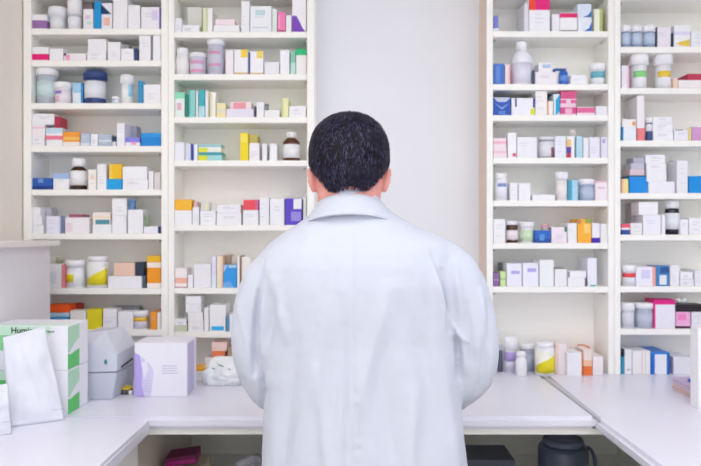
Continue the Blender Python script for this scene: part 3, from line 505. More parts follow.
for sx, x0, x1, lab in ((1, XL + .004, -.560, 'closed base cabinet under the left return countertop'), (-1, .82, XR - .004, 'closed base cabinet under the right return countertop')):
    e = empty('base_cabinet', ((x0 + x1) / 2, 1.2, 0), lab, 'cabinet'); ox, oy = e.location.x, 1.2
    def pc2(name, a, m=CAB, p=None, bev=.001):
        bm = bmesh.new(); box(bm, a[0] - ox, a[1] - ox, a[2] - oy, a[3] - oy, a[4], a[5], bev=bev); return link(name, bm, m, p or e)
    b0, b1 = (x0, x1 - .018) if sx > 0 else (x0 + .018, x1)
    pc2('body', (b0, b1, .60, 1.818, .08, T0 - .001)); pc2('plinth', (x0 + .03, x1 - .03, .62, 1.80, .001, .079))
    for k in range(3):
        ya = .603 + k * .406
        xa = x1 - .017 if sx > 0 else x0
        d = pc2('door', (xa, xa + .017, ya, ya + .402, .085, T0 - .008)); xh = x1 if sx > 0 else x0 - .012
        pc2('handle', (xh, xh + .012, ya + .34, ya + .35, .62, .74), METAL, d, .003)

# left partition with ledge
e = empty('counter_partition', (-1.06, 1.6, CT + .0005), 'low grey white partition with a ledge standing on the left counter', 'partition')
bm = bmesh.new(); box(bm, XL + .003 + 1.06, -.988 + 1.06, -.75, .67, 0, .4505, bev=.001); link('panel', bm, mat('#e6e3e7', .55, .3, .01), e)
bm = bmesh.new(); box(bm, XL + .003 + 1.06, -.960 + 1.06, -.75, .685, .451, .469, bev=.003, seg=2); link('ledge', bm, mat('#e9e2e0', .5, .3, .01), e)

# ------------------------------------------------------------------ things on the left counter
def text_obj(name, s, size, loc, rot, m, parent, ext=.0002):
    cu = bpy.data.curves.new(name, 'FONT'); cu.body = s; cu.size = size; cu.extrude = ext; cu.offset = size * .015
    o = bpy.data.objects.new(name, cu); COL.objects.link(o)
    me = bpy.data.meshes.new_from_object(o.evaluated_get(bpy.context.evaluated_depsgraph_get())); bpy.data.objects.remove(o)
    me.materials.clear(); me.materials.append(m)
    o = bpy.data.objects.new(name, me); COL.objects.link(o); o.parent = parent; o.location = loc; o.rotation_euler = rot; return o
GR, PG = '#5cc768', '#b5dfc2'
zc = CT + .0004
for k in range(2):
    h = .1205; e = empty('supply_carton', (-.873, 1.866, zc), ['lower green and white supply carton behind the paper bag', 'upper green and white supply carton with black lettering'][k], 'box', 'green and white supply cartons')
    wdt, dp = .218, .142
    bm = bmesh.new(); box(bm, -wdt/2, wdt/2, 0, dp, 0, h, bev=.0015); link('box', bm, mat('#f0eff5', .45, .4, .01), e)
    x = wdt / 2
    bm = bmesh.new()
    def sidepoly(pts, mi):       # on the +x face, u along depth, v down
        a = [bm.verts.new((x + .0004, u * dp, h * (1 - v))) for u, v in pts]; b = [bm.verts.new((x - .0005, u * dp, h * (1 - v))) for u, v in pts]; n = len(pts)
        for f in [bm.faces.new(a), bm.faces.new(b[::-1])] + [bm.faces.new((a[i], b[i], b[(i+1) % n], a[(i+1) % n])) for i in range(n)]: f.material_index = mi
    sidepoly([(0, .02), (.55, .02), (.55, .34), (.35, .42), (.18, .52), (.08, .6), (0, .6)], 0); sidepoly([(0, .62), (.1, .66), (.35, .62), (.55, .60), (.55, .98), (0, .98)], 1)
    link('side_print', bm, [mat(PG, .45, .4, .03), mat(GR, .45, .4, .03)], e)
    bm = bmesh.new(); box(bm, -wdt/2 - .0003, -wdt/2 + .125, -.0005, .0005, h * .45, h * .80, 0); box(bm, -wdt/2 - .0003, -wdt/2 + .17, -.0004, .0004, h * .80, h - .001, 1)
    link('front_print', bm, [mat(GR if k == 0 else '#8fd69a', .45, .4, .03), mat('#cdeed6', .45, .4, .03)], e)
    bm = bmesh.new(); box(bm, -wdt/2 + .002, wdt/2 - .002, .004, .05, h - .0003, h + .0004, 0); link('top_print', bm, mat('#d9efe0', .45, .4, .02), e)
    if k == 1:
        text_obj('lettering', 'Humir', .0225, (-.045, -.0012, .1015), (math.pi / 2, 0, 0), mat('#16261e', .5, .3), e)
        text_obj('lettering', 'Humir', .0085, (.051, -.0010, .103), (math.pi / 2, 0, 0), mat('#3a3548', .5, .3), e)
    zc += h + .0012

# paper bags
def paper_bag(corners, thick, h, lab, seed, tw=.8, lean=.0, skew=0, tilt=0):
    """corners: two base front corners (x,y); bag closes towards the top"""
    (xa, ya), (xb, yb) = corners; w = math.hypot(xb - xa, yb - ya); ang = math.atan2(yb - ya, xb - xa)
    NU, NV = 22, 26; rg = []
    for j in range(NV + 1):
        v = j / NV; z = h * v; th = thick * (1 - v) ** .8 * (.9 if v > 0 else 1) + .0035; ww = w * (1 - (1 - tw) * v ** 1.3)
        ring = []
        def pt(u, s):
            nz = noise.noise(Vector((u * 2.5 + seed, v * 3.1, s * 4.))) * .012 * min(1, v * 5) + noise.noise(Vector((u * 7 + seed, v * 6, s * 9.))) * .005 * min(1, v * 5)
            bul = .012 * math.sin(math.pi * (u + .5)) * math.sin(math.pi * min(1, v * 1.0)) if s < 0 else 0
            return Vector((u * ww + skew * v, s * th / 2 + thick / 2 * (1) + lean * v + nz * (-1 if s < 0 else 1) - bul, z + (noise.noise(Vector((u * 3, seed, 0))) * .003 + tilt * u) * v))
        for i in range(NU + 1): ring.append(pt(i / NU - .5, -1))
        for i in range(NU, -1, -1): ring.append(pt(i / NU - .5, 1))
        rg.append(ring)
    bm = bmesh.new(); loft(bm, rg)
    # closed fold along the top
    o = link('bag_body', bm, mat('#e6e8f0', .6, .2, .015, 12, bump=.35, bscale=25))
    e = empty('paper_bag', ((xa + xb) / 2, (ya + yb) / 2, CT + .0005), lab, 'bag', 'white paper bags', ang); o.parent = e
    bm = bmesh.new()
    prism_xz(bm, [(-w*tw/2 + skew * .9, h - .03 - tilt / 2), (w*tw/2 + skew * .9 + .003, h - .03 + tilt / 2), (w*tw/2 + skew, h + .001 + tilt / 2), (-w*tw/2 + skew, h + .001 - tilt / 2)], thick / 2 + lean - .0050, thick / 2 + lean - .0030); link('folded_top', bm, mat('#e8eaf2', .6, .2, .015, 12), e)
    bm = bmesh.new(); box(bm, -w / 2 + .004, w / 2 - .004, -.0010, -.0002, .030, .0312); link('crease', bm, mat('#c6c8d4', .6, .2), e)
    return e
paper_bag(((wx(11, 1.755), 1.755), (wx(64.5, 1.822), 1.822)), .034, .237, 'large white paper bag leaning by the green cartons', 3.3, .76, .0, -.032, .022)
paper_bag(((-.99 + .06, 1.62), (wx(11.5, 1.70), 1.70)), .04, .12, 'small white paper bag at the left picture edge', 8.1, .9)

# label printer
e = empty('label_printer', (wx(104, 2.035), 2.045, CT + .0005), 'grey label printer with a teal logo between the cartons', 'printer')
ox = e.location.x
x0, x1, xm = wx(80, 2.045) - ox, wx(112, 2.045) - ox, wx(117.5, 2.06) - ox
Yb = .165
def hull(bm, pts, mi=0):
    vs = [bm.verts.new(p) for p in pts]; r = bmesh.ops.convex_hull(bm, input=vs)
    for f in bm.faces: f.material_index = mi
G1, G2 = mat('#c3c7d6', .4, .4, .01), mat('#cfd2de', .4, .4, .01)
zs = wz(373.5, 2.045) - CT
bm = bmesh.new(); hull(bm, [(x0, 0, 0), (x1, 0, 0), (x1 + .012, Yb - .01, 0), (x0, Yb, 0), (x0, 0, zs), (xm, .01, zs), (xm + .010, Yb, zs + .0), (x0, Yb, zs)])
bmesh.ops.bevel(bm, geom=bm.edges[:], offset=.002, segments=2, affect='EDGES'); link('lower_case', bm, G1, e)
bm = bmesh.new(); zt = wz(354, 2.055) - CT; zp = wz(331, 2.11) - CT; z2 = wz(343, 2.045) - CT
hull(bm, [(x0, 0, zs + .0025), (xm, .01, zs + .0025), (xm + .010, Yb, zs + .0025), (x0, Yb, zs + .0025), (x0, .003, z2), (x0 + .035, .003, z2 - .002), (xm, .012, zt), (xm + .010, Yb, wz(344, 2.2) - CT),
          (x0, .05, zp - .004), (x0 + .05, .07, zp), (x0 + .075, Yb, zp - .002), (x0, Yb, zp - .002)])
bmesh.ops.bevel(bm, geom=bm.edges[:], offset=.002, segments=2, affect='EDGES'); link('lid', bm, G2, e)
bm = bmesh.new(); box(bm, x0 + .004, xm - .003, .0125, Yb - .01, zs - .001, zs + .0035); link('seam', bm, mat('#55586a', .6, .2), e)
bm = bmesh.new(); hull(bm, [(xm + .0010 + .010 * t / .15 - .001, .01 + t, zz) for t in (.03, .12) for zz in (zs + .006 + t * .10, zs + .010 + t * .10)] + [(xm + .0028 + .010 * t / .15, .01 + t, zz) for t in (.03, .12) for zz in (zs + .006 + t * .10, zs + .010 + t * .10)]); link('label_slot', bm, mat('#3b3d4c', .6, .2), e)
bm = bmesh.new(); lathe(bm, [(0, 0), (.0065, 0), (.0065, .0015), (0, .0015)], 20); bmesh.ops.scale(bm, vec=(.65, 1.1, 1), verts=bm.verts); bmesh.ops.rotate(bm, cent=(0, 0, 0), matrix=Matrix.Rotation(math.pi / 2, 3, 'X'), verts=bm.verts)
bmesh.ops.translate(bm, vec=(wx(105.5, 2.045) - ox, .0012, wz(362, 2.045) - CT), verts=bm.verts); link('logo_badge', bm, mat('#128a88', .35, .5, .02), e)

# tape roll
e = empty('tape_roll', (wx(126.5, 2.13), 2.125, CT + .0005), 'small yellow tape roll beside the label printer', 'tape')
bm = bmesh.new(); lathe(bm, [(.010, 0), (.020, 0), (.020, .014), (.010, .014), (.010, 0)], 28); link('roll', bm, mat('#55524c', .4, .4, .03), e, True)
bm = bmesh.new(); lathe(bm, [(.0105, .0143), (.0190, .0143), (.0175, .021), (.012, .021), (.0105, .0143)], 28); link('yellow_ring', bm, mat('#e2c331', .4, .4, .03), e, True)
bm = bmesh.new(); box(bm, .014, .024, -.019, -.011, 0, .012, bev=.002); link('cutter', bm, mat('#f0f0f2', .4, .4), e)

# white and purple carton
ax0, ax1, Dc = wx(134.5, 2.078), wx(187, 2.078), 2.078
e = empty('supply_carton', ((ax0 + ax1) / 2, Dc, CT + .0005), 'large white carton with a pale purple arc, right of the label printer', 'box'); hw = (ax1 - ax0) / 2; hh = .163; dp = .125
bm = bmesh.new(); box(bm, -hw, hw, 0, dp, 0, hh, bev=.0015); link('box', bm, mat('#efedf7', .42, .4, .01), e)
bm = bmesh.new(); pts = [(-hw, .001), (-hw, hh * .84)]
for k in range(13):
    t = math.pi / 2 * k / 12; pts.append((-hw + .058 * math.sin(t * 2) if k < 7 else -hw + .058 - .003 * (k - 6) * .5, hh * .84 - (hh * .82) * k / 12))
pts[-1] = (pts[-1][0], .001)
prism_xz(bm, pts, -.0005, .0005, 0); prism_xz(bm, [(x if x > -hw + .001 else x, z) for x, z in [(-hw, .001), (-hw, hh * .82), (-hw + .016, hh * .76), (-hw + .024, hh * .5), (-hw + .022, hh * .2), (-hw + .03, .001)]], -.0009, .0003, 1)
prism_xz(bm, [(-hw + .020, hh * .62), (-hw + .036, hh * .68), (-hw + .042, hh * .5), (-hw + .03, hh * .34)], -.0012, .0003, 2)
link('arc_print', bm, [mat('#dcd5f2', .4, .4, .03), mat('#b9a8e8', .4, .4, .05), mat('#eceaf6', .4, .4, .02)], e)
bm = bmesh.new()
for k in range(4): box(bm, hw * .05, hw * (.62 if k < 3 else .66), -.0004, .0003, hh * (.565 - .045 * k), hh * (.58 - .045 * k))
for k in range(5): box(bm, -hw + .024, -hw + .052, -.0010, .0003, hh * (.30 - .05 * k), hh * (.31 - .05 * k))
link('printed_lines', bm, mat('#c9c6da', .5, .3), e)
bm = bmesh.new(); box(bm, hw - .0003, hw + .0004, .01, dp - .03, .004, hh * .97); link('side_print', bm, mat('#c7bfe6', .45, .4, .02), e)

# crumpled plastic bag
e0 = (wx(228, 2.27), 2.27, CT + .0005)
bm = bmesh.new(); bmesh.ops.create_icosphere(bm, subdivisions=5, radius=1)
for v in bm.verts:
    p = v.co.copy(); n1 = noise.fractal(p * 1.1 + Vector((5, 1, 2)), 1.2, 2., 2); n2 = 1 - abs(noise.noise(p * 2.2 + Vector((1, 7, 3)))) * 2
    r = 1 + .30 * n1 + .22 * (n2 - .5); v.co = Vector((p.x * r * .077, p.y * r * .05, max(0, (p.z * r * .048 + .032) if p.z > -.4 else 0)))
o = link('plastic_bag', bm, mat('#f1f5f5', .35, .5, .03, 15, bump=.3, bscale=30), None, True)
o.location = e0; tag(o, 'crumpled white plastic bag on the counter beside the left sleeve', 'bag')
bm = bmesh.new()
for (a, b, c, dd, s) in ((-.028, -.046, .058, .022, .4), (.004, -.052, .058, .012, -.5), (-.044, -.044, .040, .010, .9)):
    box(bm, a - .0, a + dd, b, b + .002, c, c + .0035)
bmesh.ops.rotate(bm, cent=(0, 0, .05), matrix=Matrix.Rotation(.35, 3, 'Y'), verts=bm.verts)
sp = link('green_print', bm, mat('#6fa597', .5, .3), o)

# right counter things
D0 = 1.93
a = C(698, 730, 368, W, 'lower white carton standing nearest on the right counter', D=D0, d=0, dep=.045, t=0); C(698, 730, 328.5, W, 'upper white carton standing nearest on the right counter', on=a, D=D0, d=0, dep=.045, t=0)
bm = None
def plainbox(x0, x1, y0, y1, z0, z1, col, lab, name='flat_box', group=None):
    bm = bmesh.new(); box(bm, -(x1-x0)/2, (x1-x0)/2, -(y1-y0)/2, (y1-y0)/2, 0, z1 - z0, bev=.001)
    box(bm, -(x1-x0)/2 - .0003, (x1-x0)/2 + .0003, -(y1-y0)/2 - .0003, (y1-y0)/2 + .0003, (z1 - z0) * .42, (z1 - z0) * .5, 1)
    o = link(name, bm, [mat(col, .45, .4, .02), mat('#a88fa4', .5, .3)]); o.location = ((x0+x1)/2, (y0+y1)/2, z0); return tag(o, lab, 'box', group)
z = CT + .0005
plainbox(1.017, 1.13, 1.995, 2.184, z, z + .020, '#dcc0bd', 'dusty pink flat box at the right counter edge', group='flat boxes on the right counter'); plainbox(1.017, 1.125, 1.998, 2.18, z + .0205, z + .040, '#cfbcd9', 'lilac flat box on the dusty pink one', group='flat boxes on the right counter')
e = empty('tape_dispenser', (1.062, 2.10, z + .0405), 'small blue tape dispenser on the lilac flat box', 'dispenser')
bm = bmesh.new(); lathe(bm, [(0, 0), (.016, 0), (.019, .006), (.014, .02), (.006, .026), (0, .027)], 20); link('body', bm, mat('#2a52b8', .35, .5, .03), e, True)
bm = bmesh.new(); box(bm, -.034, -.015, -.006, .006, 0, .009, bev=.002); link('nose', bm, mat('#4a7ad4', .35, .5, .03), e)

# clutter in the base cabinet
zb = .5853
def plain(x0, x1, y0, y1, z0, z1, cols, lab, rz=0, ry=0, name='carton'):
    bm = bmesh.new(); hx, hy, h = (x1-x0)/2, (y1-y0)/2, z1 - z0
    box(bm, -hx, hx, -hy, hy, 0, h, bev=.001)
    if len(cols) > 1: box(bm, -hx - .0003, hx + .0003, -hy - .0003, hy + .0003, h * .55, h + .0003, 1)
    if len(cols) > 2: box(bm, -hx - .0006, -hx + hx * .5, -hy - .0006, hy, .0005, h * .5, 2)
    o = link(name, bm, [mat(c, .45, .4, .03) for c in cols]); o.location = ((x0+x1)/2, (y0+y1)/2, z0); o.rotation_euler = (0, ry, rz); return tag(o, lab, 'box', 'boxes in the open base cabinet')
x0, x1 = wx(166, 2.1), wx(204, 2.1)
plain(x0, x1, 2.06, 2.2, zb, .692, ['#cbbf9f', '#cfc7ac', '#3f8ec8'], 'cream carton under the magenta box, open base cabinet')
plain(wx(167, 2.1), wx(197, 2.1), 2.08, 2.17, .6975, .722, ['#b01f80', '#701250'], 'magenta box tilted on the cream carton, open base cabinet', ry=math.radians(-7), rz=.05)
bm = bmesh.new(); bmesh.ops.create_icosphere(bm, subdivisions=4, radius=1)
for v in bm.verts:
    p = v.co.copy(); r = 1 + .35 * noise.fractal(p * 1.9 + Vector((2, 9, 4)), 1., 2., 4); v.co = Vector((p.x * r * .05, p.y * r * .045, max(0, p.z * r * .058 + .058)))
o = link('plastic_pouch', bm, mat('#c6c4cc', .35, .5, .03, 15, bump=.3, bscale=40), None, True); o.location = (wx(251, 2.15), 2.15, zb); tag(o, 'crumpled grey plastic pouch in the open base cabinet', 'bag')
# dark canister with domed top
e = empty('canister', (wx(563, 2.12), 2.12, zb), 'dark blue grey canister with domed lid in the open base cabinet', 'container')
DK = mat('#4a5266', .35, .5, .03)
zt = wz(452, 2.05) - zb; zl = wz(441, 2.1) - zb
bm = bmesh.new(); lathe(bm, [(0, 0), (.070, 0), (.075, .01), (.075, zt - .012), (.070, zt), (0, zt)], 36); link('body', bm, DK, e, True)
bm = bmesh.new(); lathe(bm, [(0, zt + .0003), (.060, zt + .0003), (.063, zt + .010), (.058, zt + .022), (.042, zl - .004), (.02, zl), (0, zl)], 36); link('domed_lid', bm, mat('#5a6378', .25, .5, .03), e, True)
bm = bmesh.new(); rg = []
for k in range(13):
    a = math.pi * (k / 12) - math.pi / 2; c = Vector((.075 + .024 * math.cos(a), 0, zt * .6 + .055 * math.sin(a)))
    rg.append([c + Vector((.006 * math.cos(b) * math.cos(a), .006 * math.sin(b), .006 * math.cos(b) * math.sin(a))) for b in [2 * math.pi * i / 10 for i in range(10)]])
loft(bm, rg); link('handle', bm, DK, e, True)
plain(wx(466, 2.1), wx(515, 2.1), 2.1, 2.25, zb, wz(460, 2.1), ['#4d525e'], 'dark grey box in the open base cabinet beside the coat')

# ------------------------------------------------------------------ the man
PX, PY = .02, 1.52
man = empty('person', (PX, PY, 0), 'man in a white lab coat seen from behind, leaning over the counter', 'person')
def ell(cx, cy, z, a, b, n=36, ex=2.0, tz=0, ty=0):
    r = []
    for k in range(n):
        t = 2 * math.pi * k / n; c, s = math.cos(t), math.sin(t)
        x = a * math.copysign(abs(c) ** (2 / ex), c); y = b * math.copysign(abs(s) ** (2 / ex), s)
        r.append(Vector((cx + x, cy + y, z + tz * x + ty * max(0, y))))
    return r
def limb(bm, pts, n=24, flat=None):
    """pts: (x,y,z,r); rounded tapered tube"""
    P = [Vector(p[:3]) for p in pts]; Rr = [p[3] for p in pts]
    ext = []
    d0 = (P[0] - P[1]).normalized(); d1 = (P[-1] - P[-2]).normalized()
    seq = [(P[0] + d0 * Rr[0] * f, Rr[0] * g) for f, g in ((.98, .2), (.8, .6), (.45, .89))] + list(zip(P, Rr)) + [(P[-1] + d1 * Rr[-1] * f, Rr[-1] * g) for f, g in ((.45, .89), (.8, .6), (.98, .2))]
    rings = []; up = Vector((1, .013, .02)) if abs(d0.x) < .9 else Vector((0, 0, 1))
    for i, (p, r) in enumerate(seq):
        a = seq[max(0, i - 1)][0]; b = seq[min(len(seq) - 1, i + 1)][0]; t = (b - a).normalized()
        u = (up - t * up.dot(t)).normalized(); v = t.cross(u); up = u
        fa, fb = flat or (1, 1)
        rings.append([p + u * r * fa * math.cos(2 * math.pi * k / n) + v * r * fb * math.sin(2 * math.pi * k / n) for k in range(n)])
    loft(bm, rings)
def smooth_path(pts, k=4):
    out = []
    for i in range(len(pts) - 1):
        p0 = pts[max(0, i-1)]; p1 = pts[i]; p2 = pts[i+1]; p3 = pts[min(len(pts)-1, i+2)]
        for j in range(k):
            t = j / k; out.append(tuple(.5 * (2*b + (c-a)*t + (2*a-5*b+4*c-d)*t*t + (-a+3*b-3*c+d)*t**3) for a, b, c, d in zip(p0, p1, p2, p3)))
    out.append(tuple(pts[-1])); return out
def ellipsoid(bm, c, r, rot=None, sub=4):
    b2 = bmesh.ops.create_icosphere(bm, subdivisions=sub, radius=1)
    M = Matrix.Translation(c) @ (rot.to_4x4() if rot else Matrix.Identity(4)) @ Matrix.Diagonal((*r, 1))
    bmesh.ops.transform(bm, matrix=M, verts=b2['verts'])
def remesh(bm, voxel, smooth_it=6, fac=.5):
    me = bpy.data.meshes.new('tmp'); bmesh.ops.recalc_face_normals(bm, faces=bm.faces); bm.to_mesh(me); bm.free()
    o = bpy.data.objects.new('tmp', me); COL.objects.link(o)
    m = o.modifiers.new('r', 'REMESH'); m.mode = 'VOXEL'; m.voxel_size = voxel; m.adaptivity = 0
    m2 = o.modifiers.new('s', 'SMOOTH'); m2.iterations = smooth_it; m2.factor = fac
    me2 = bpy.data.meshes.new_from_object(o.evaluated_get(bpy.context.evaluated_depsgraph_get()))
    bpy.data.objects.remove(o); bpy.data.meshes.remove(me)
    b = bmesh.new(); b.from_mesh(me2); bpy.data.meshes.remove(me2); b.normal_update(); return b
def finish(name, bm, m, parent=man, off=True):
    if off: bmesh.ops.translate(bm, vec=(-PX, -PY, 0), verts=bm.verts)
    return link(name, bm, m, parent, True)

# head frame: bent forward
HC = Vector((-.003, 1.525, 1.567)); HR = Matrix.Rotation(math.radians(-24), 3, 'X')   # face (+Y) turns down
def H(x, y, z): return HC + HR @ Vector((x, y, z))
bm = bmesh.new()
ellipsoid(bm, HC, (.076, .094, .088), HR)
ellipsoid(bm, H(0, .035, -.055), (.062, .062, .066), HR)                     # face and jaw
ellipsoid(bm, H(0, .060, -.095), (.034, .032, .026), HR, 3)                  # chin
ellipsoid(bm, H(0, .100, -.035), (.011, .018, .022), HR, 3); ellipsoid(bm, H(0, .110, -.048), (.015, .013, .010), HR, 3)   # nose
for s in (-1, 1):
    ellipsoid(bm, H(s * .030, .083, .004), (.022, .012, .008), HR, 3)        # brow
    ellipsoid(bm, H(s * .042, .068, -.042), (.022, .022, .020), HR, 3)       # cheek
ellipsoid(bm, H(0, .094, -.072), (.022, .010, .005), HR, 3); ellipsoid(bm, H(0, .092, -.081), (.018, .010, .006), HR, 3)   # lips
limb(bm, [(-.002, 1.535, 1.36, .075), (-.002, 1.53, 1.43, .071), (-.003, 1.524, 1.475, .070), (-.003, 1.53, 1.52, .070), (-.003, 1.53, 1.55, .066)])
# torso under the coat
loft(bm, [ell(.03, 1.53, z, a, b, 36, 2.3) for z, a, b in ((.86, .15, .10), (.98, .155, .10), (1.1, .15, .09), (1.22, .155, .095), (1.32, .16, .09), (1.37, .14, .08), (1.405, .09, .06))])
AL = [(-.150, 1.512, 1.315, .042), (-.172, 1.515, 1.24, .042), (-.184, 1.53, 1.14, .040), (-.182, 1.565, 1.05, .037), (-.150, 1.68, 1.005, .034), (-.115, 1.80, .962, .027), (-.104, 1.85, .948, .026)]
AR = [(.190, 1.512, 1.315, .038), (.232, 1.518, 1.24, .034), (.258, 1.535, 1.14, .032), (.256, 1.565, 1.06, .034), (.215, 1.68, 1.008, .034), (.170, 1.80, .962, .027), (.158, 1.85, .948, .026)]
for A, s in ((AL, 1), (AR, -1)):
    limb(bm, smooth_path(A))
    w = Vector(A[-1][:3]); fw = (Vector(A[-1][:3]) - Vector(A[-2][:3])).normalized(); fw.z = -.12; fw.normalize(); sd = Vector((fw.y, -fw.x, 0)).normalized()
    palm = w + fw * .045 + Vector((0, 0, -.008))
    limb(bm, [(*(w + fw * .005), .024), (*(w + fw * .03 + Vector((0, 0, -.004))), .030), (*palm, .034), (*(w + fw * .078 + Vector((0, 0, -.012))), .032)], flat=(1.15, .45) )
    for k, (off, ln) in enumerate(((-.030, .066), (-.010, .076), (.010, .072), (.030, .056))):
        b0 = w + fw * .082 + sd * off + Vector((0, 0, -.012)); zt = CT + .011
        b1 = b0 + fw * ln * .4 + Vector((0, 0, .004)); b2 = b1 + fw * ln * .33; b2.z = zt + .008; b3 = b2 + fw * ln * .27; b3.z = zt
        limb(bm, [(*(b0 - fw * .015), .0095), (*b0, .0095), (*b1, .0088), (*b2, .0080), (*b3, .0070)], 14)
    tb = w + fw * .028 + sd * s * .024 + Vector((0, 0, -.012)); t1 = tb + fw * .030 + sd * s * .024; t1.z = CT + .016; t2 = t1 + fw * .030 + sd * s * .006; t2.z = CT + .012
    limb(bm, [(*tb, .013), (*t1, .0105), (*t2, .0085)], 14)
for s in (-1, 1):
    limb(bm, [(.03 + s * .085, 1.53, .90, .085), (.03 + s * .09, 1.53, .72, .072), (.03 + s * .095, 1.525, .48, .052), (.03 + s * .098, 1.515, .34, .052), (.03 + s * .10, 1.51, .12, .036), (.03 + s * .10, 1.52, .07, .036)])
    limb(bm, [(.03 + s * .10, 1.50, .045, .034), (.03 + s * .105, 1.57, .038, .036), (.03 + s * .11, 1.65, .030, .028)])
SK = bpy.data.materials.new('skin'); SK.use_nodes = True; nt = SK.node_tree; b = nt.nodes['Principled BSDF']
n = nt.nodes.new('ShaderNodeTexNoise'); n.inputs['Scale'].default_value = 18; rp = nt.nodes.new('ShaderNodeValToRGB'); tc = nt.nodes.new('ShaderNodeTexCoord')
nt.links.new(tc.outputs['Object'], n.inputs['Vector'])
rp.color_ramp.elements[0].position = .35; rp.color_ramp.elements[0].color = lin('#dd938b'); rp.color_ramp.elements[1].position = .65; rp.color_ramp.elements[1].color = lin('#e8aea1')
nt.links.new(n.outputs['Fac'], rp.inputs['Fac']); nt.links.new(rp.outputs['Color'], b.inputs['Base Color']); b.inputs['Roughness'].default_value = .5
b.inputs['Subsurface Weight'].default_value = .1; b.inputs['Subsurface Scale'].default_value = .01
body = remesh(bm, .0045, 4)
# ears as part of the same skin: pull out flattened shells
eb = bmesh.new()
def ear(s):
    c = Vector((-.003 + s * .0795, 1.520, wz(179.5, 1.51)))
    rot = Matrix.Rotation(math.radians(s * 22), 3, 'Z') @ Matrix.Rotation(math.radians(s * 15), 3, 'Y') @ Matrix.Rotation(math.radians(-12), 3, 'X')
    rg = []; N = 28
    for rad, dx in ((.0, .004), (.35, .002), (.62, -.003), (.80, .002), (.93, .0075), (1.0, .0065), (1.03, .002), (.97, -.003), (.75, -.007), (.4, -.009), (0, -.010)):
        ring = []
        for k in range(N):
            t = 2 * math.pi * k / N; ez = .0285 * (1.0 if math.sin(t) > 0 else 1.0); ey = .0165 * (1 + .18 * math.sin(t))
            ring.append(c + rot @ Vector((s * dx, math.cos(t) * ey * max(rad, .02), math.sin(t) * ez * max(rad, .02))))
        rg.append(ring)
    loft(eb, rg); ellipsoid(eb, c + rot @ Vector((-s * .008, .006, -.004)), (.012, .012, .022), rot, 3)
ear(-1); ear(1)
me = bpy.data.meshes.new('t'); body.to_mesh(me); body.free(); eb.from_mesh(me); bpy.data.meshes.remove(me)
body = remesh(eb, .0032, 2, .4)
print('body verts', len(body.verts))
finish('body', body, SK)
# eyes
for s in (-1, 1):
    bm = bmesh.new(); ellipsoid(bm, H(s * .030, .083, -.016), (.0125, .0115, .0075), HR, 3); ey = finish('eye', bm, mat('#efeae6', .15, .5))
    bm = bmesh.new(); ellipsoid(bm, H(s * .030, .0925, -.0175), (.0050, .0030, .0050), HR, 3); finish('iris', bm, mat('#2c1a12', .1, .5), ey)
    bm = bmesh.new(); limb(bm, [(*H(s * .016, .093, .0085), .0022), (*H(s * .030, .0955, .0125), .0032), (*H(s * .046, .086, .0095), .0018)], 12); finish('eyebrow', bm, mat('#1d1920', .6, .2))

# hair
def hair_r(d):          # radius of hair cap in direction d (unit, world axes)
    rx, ry = .0870, .104; rz = .0945 if d.z > 0 else .106
    sx = 2.25
    f = (abs(d.x / rx) ** sx + abs(d.y / ry) ** sx + abs(d.z / rz) ** sx) ** (-1 / sx)
    return f
def hair_ok(p):         # p relative to head centre
    az = math.atan2(p.x, -p.y)                 # 0 = back
    a = abs(math.degrees(az))
    if a < 38: lim = -.080 + .004 * math.cos(a * .12) + (.006 if az > 0 else 0) * (a / 38)
    elif a < 60: lim = -.076 + (a - 38) / 22 * .040
    elif a < 105: lim = -.036 + (a - 60) / 45 * .014
    else: lim = -.022 + (a - 105) / 75 * .062
    return p.z - lim
bm = bmesh.new(); bmesh.ops.create_icosphere(bm, subdivisions=6, radius=1)
for v in bm.verts:
    d = v.co.normalized(); r = hair_r(d); p = d * r; k = hair_ok(p)
    q = Vector((d.x * 10, d.y * 10, d.z * 5))
    lump = .0045 * noise.noise(d * 3.3 + Vector((3, 3, 3))) + .0022 * noise.noise(q * 2.2) + .0012 * noise.noise(q * 6)
    t = max(0, min(1, (k + .003) / .007)); t = t * t * (3 - 2 * t)
    v.co = HC + d * (r * (1 - .30 * (1 - t)) + lump * t)
HM = bpy.data.materials.new('dark_hair'); HM.use_nodes = True; nt = HM.node_tree; b = nt.nodes['Principled BSDF']
n = nt.nodes.new('ShaderNodeTexNoise'); n.inputs['Scale'].default_value = 120; n.inputs['Detail'].default_value = 5; tc = nt.nodes.new('ShaderNodeTexCoord'); mp = nt.nodes.new('ShaderNodeMapping'); mp.inputs['Scale'].default_value = (1, 1, .22)
nt.links.new(tc.outputs['Object'], mp.inputs['Vector']); nt.links.new(mp.outputs['Vector'], n.inputs['Vector'])
rp = nt.nodes.new('ShaderNodeValToRGB'); rp.color_ramp.elements[0].position = .38; rp.color_ramp.elements[0].color = lin('#15121d'); rp.color_ramp.elements[1].position = .7; rp.color_ramp.elements[1].color = lin('#2b2840')
nt.links.new(n.outputs['Fac'], rp.inputs['Fac']); nt.links.new(rp.outputs['Color'], b.inputs['Base Color']); b.inputs['Roughness'].default_value = .6; b.inputs['Specular IOR Level'].default_value = .2
HM2 = mat('#15121e', .5, .25, .15, 60); HM3 = mat('#454060', .45, .3, .15, 60)
def hair_dir(p):                       # flow direction: down and away from the crown
    cr = Vector((.012, -.045, .075)); d = p - cr; d.z -= .05
    nrm = Vector((p.x / .087**2, p.y / .104**2, p.z / .1**2)).normalized()
    t = d - nrm * d.dot(nrm); t = t.normalized()
    return t, nrm
cnt = 0
RH = random.Random(3)
